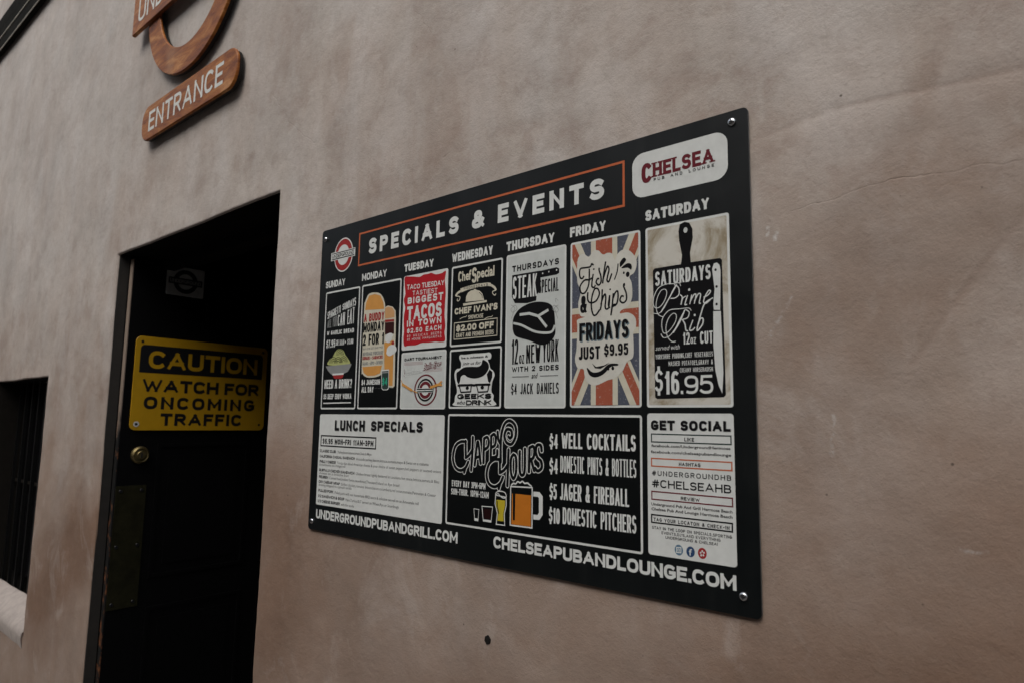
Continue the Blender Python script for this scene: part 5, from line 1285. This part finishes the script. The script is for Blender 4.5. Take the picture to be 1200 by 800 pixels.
# roundel: ring with a bar across it
rnd = tag(empty('roundel_sign', (-.704, WY, 2.885)), 'varnished wooden ring sign crossed by a wooden name bar, cut off by the top edge', 'sign')
mb = MB(); N = 96; c_, yf, t_ = .0025, -.0255, .007
prof = [(.223,yf+t_),(.223,yf+c_),(.223+c_,yf),(.306-c_,yf),(.306,yf+c_),(.306,yf+t_)]
vs = [(r*math.cos(2*math.pi*i/N), y, r*math.sin(2*math.pi*i/N)) for i in range(N) for r, y in prof]
mb.add(vs, [(i*6+j, i*6+j+1, ((i+1) % N)*6+j+1, ((i+1) % N)*6+j) for i in range(N) for j in range(5)], 'wood')
prof = [(.2255,-.007),(.2255,yf+t_+.0002),(.3035,yf+t_+.0002),(.3035,-.007)]
vs = [(r*math.cos(2*math.pi*i/N), y, r*math.sin(2*math.pi*i/N)) for i in range(N) for r, y in prof]
mb.add(vs, [(i*4+j, i*4+(j+1) % 4, ((i+1) % N)*4+(j+1) % 4, ((i+1) % N)*4+j) for i in range(N) for j in range(4)], 'black_stain')
mb.build('ring', rnd)
mb = MB(); prism(mb, rrect(-.409, -.056, .409, .084, .002, 1), -.036, -.0257, 'wood', ch=.0025); mb.build('name_bar', rnd)
a = Art(.0362); a.text('letter_cream', 1, 'UNDERGROUND', 'S.13', .12, -365, -26, 365, -26, 80, 80); extrude_art(a, .0012, 'letter_edge'); a.build('lettering', rnd, label='cream raised lettering')

# ------------------------------------------------------------------ caution sign on the door (faces +x)
cau = tag(empty('caution_sign', (XF+.004, .298, 1.543)), 'yellow CAUTION WATCH FOR ONCOMING TRAFFIC plate on the black door', 'sign')
cau.rotation_euler = (0, 0, math.pi/2)
mb = MB(); prism(mb, rrect(-.2315, 0, .2315, .305, .018, 6), -.0018, .001, 'yellow_paint', ch=.0006); mb.build('plate', cau)
a = Art(.0019)
a.poly('sign_black', 1, [(-216,187),(213,187)]+[(199+14*math.cos(t_), 264+14*math.sin(t_)) for t_ in np.linspace(0, math.pi/2, 7)]+[(-202+14*math.cos(t_), 264+14*math.sin(t_)) for t_ in np.linspace(math.pi/2, math.pi, 7)])
a.text('yellow_paint', 3, 'CAUTION', 'S.1', .2, -189, 202, 193, 202, 58, 58)
a.text('sign_black', 1, 'WATCH FOR', 'S.1', .235, -203, 125, 204, 125, 42, 42)
a.text('sign_black', 1, 'ONCOMING', 'S.1', .235, -194, 69, 190, 69, 41, 41)
a.text('sign_black', 1, 'TRAFFIC', 'S.1', .235, -138, 15, 144, 15, 41, 41)
a.build('lettering', cau)
for x, z in ((-.212,.287),(.212,.287),(-.212,.020),(.212,.020)):
    mb = MB(); n = 16
    low = z < .1 and x < 0
    if low: mb.add([(x+.009*math.cos(2*math.pi*i/n), -.0026, z+.009*math.sin(2*math.pi*i/n)) for i in range(n)], [tuple(range(n))], 'letter_cream')
    mb.add([(x+.0045*math.cos(2*math.pi*i/n), -.0030, z+.0045*math.sin(2*math.pi*i/n)) for i in range(n)], [tuple(range(n))], 'sign_black')
    mb.build('fixing_hole', cau)
# small roundel sticker higher on the door
stk = tag(empty('door_sticker', (XF+.0035, .2095, 1.998)), 'small dim square roundel sticker near the top of the door', 'sticker'); stk.rotation_euler = (0, 0, math.pi/2)
mb = MB(); prism(mb, rrect(-.0635, 0, .0635, .100, .004, 3), -.0008, .0008, 'sticker_white'); mb.build('backing', stk)
a = Art(.0009)
a.prim(('E','sign_black',1,0,50,41,41)); a.prim(('E','sticker_white',2,0,50,27,27)); a.prim(('R','sign_black',3,-57,39,57,61,0)); a.text('sticker_white', 4, 'UNDERGROUND', 'S', .15, -52, 44, 52, 44, 12, 12)
a.build('emblem', stk)

# ------------------------------------------------------------------ drilled hole below the board: a near-black disc paints its shaded depth
mb = MB(); n = 16; hs = WY-.0022
pr_ = [((.0062+.0007*math.sin(2.3*k))*math.cos(2*math.pi*k/n), (.0066+.0006*math.cos(1.7*k))*math.sin(2*math.pi*k/n)) for k in range(n)]
prism(mb, pr_, hs, WY+.006, 'hole_shade', ch=.0008)
o = mb.build('drilled_hole_shade_disc', bld, label='small dark disc standing in for the shaded depth of a drilled hole'); o.location = (.486, 0, 1.259)

# ------------------------------------------------------------------ the menu board
BW, BH, BT = .9066, .610, .0032
board = tag(empty('menu_board', (0, 0, 1.37)), 'large black printed SPECIALS & EVENTS board screwed to the taupe wall', 'board')
mb = MB(); out = rrect(0, 0, BW, BH, .007, 5)
prism(mb, out, .0, BT, 'board_face', side='board_edge', ch=.0004); mb.build('backing_panel', board)
objs = []
LAB = {}
for i, (name, par, lab, prims) in enumerate(ART):
    a = Art()
    for q_ in prims: a.prim(q_)
    parent = board if par == 'board' else objs[par]
    o = a.build(name, parent, label=lab, ink_mats=True); objs.append(o)
def screw(x, z):
    mb = MB(); n = 24; pr_ = [(.0050,0),(.0052,-.0008),(.0049,-.0018),(.0040,-.0028),(.0026,-.0034),(.0010,-.0036)]
    vs = [(r*math.cos(2*math.pi*k/n), y, r*math.sin(2*math.pi*k/n)) for r, y in pr_ for k in range(n)]
    mb.add(vs, [(j*n+k, j*n+(k+1) % n, (j+1)*n+(k+1) % n, (j+1)*n+k) for j in range(5) for k in range(n)]+[tuple(5*n+k for k in range(n))], 'screw_steel')
    o = mb.build('screw', board, smooth=True); o.location = (x, -.0004, z)
    m2 = MB(); m2.box(-.0026,.0026,-.0039,-.0037,-.0005,.0005,'screw_recess'); m2.box(-.0005,.0005,-.0041,-.00395,-.0026,.0026,'screw_recess')
    c = m2.build('cross_recess', o); c.rotation_euler = (0, .5+x*3, 0)
for x, z in SCREWS_MM: screw(x*.001, z*.001)
print('tris', sum(len(p.vertices)-2 for o in bpy.data.objects if o.type == 'MESH' for p in o.data.polygons))
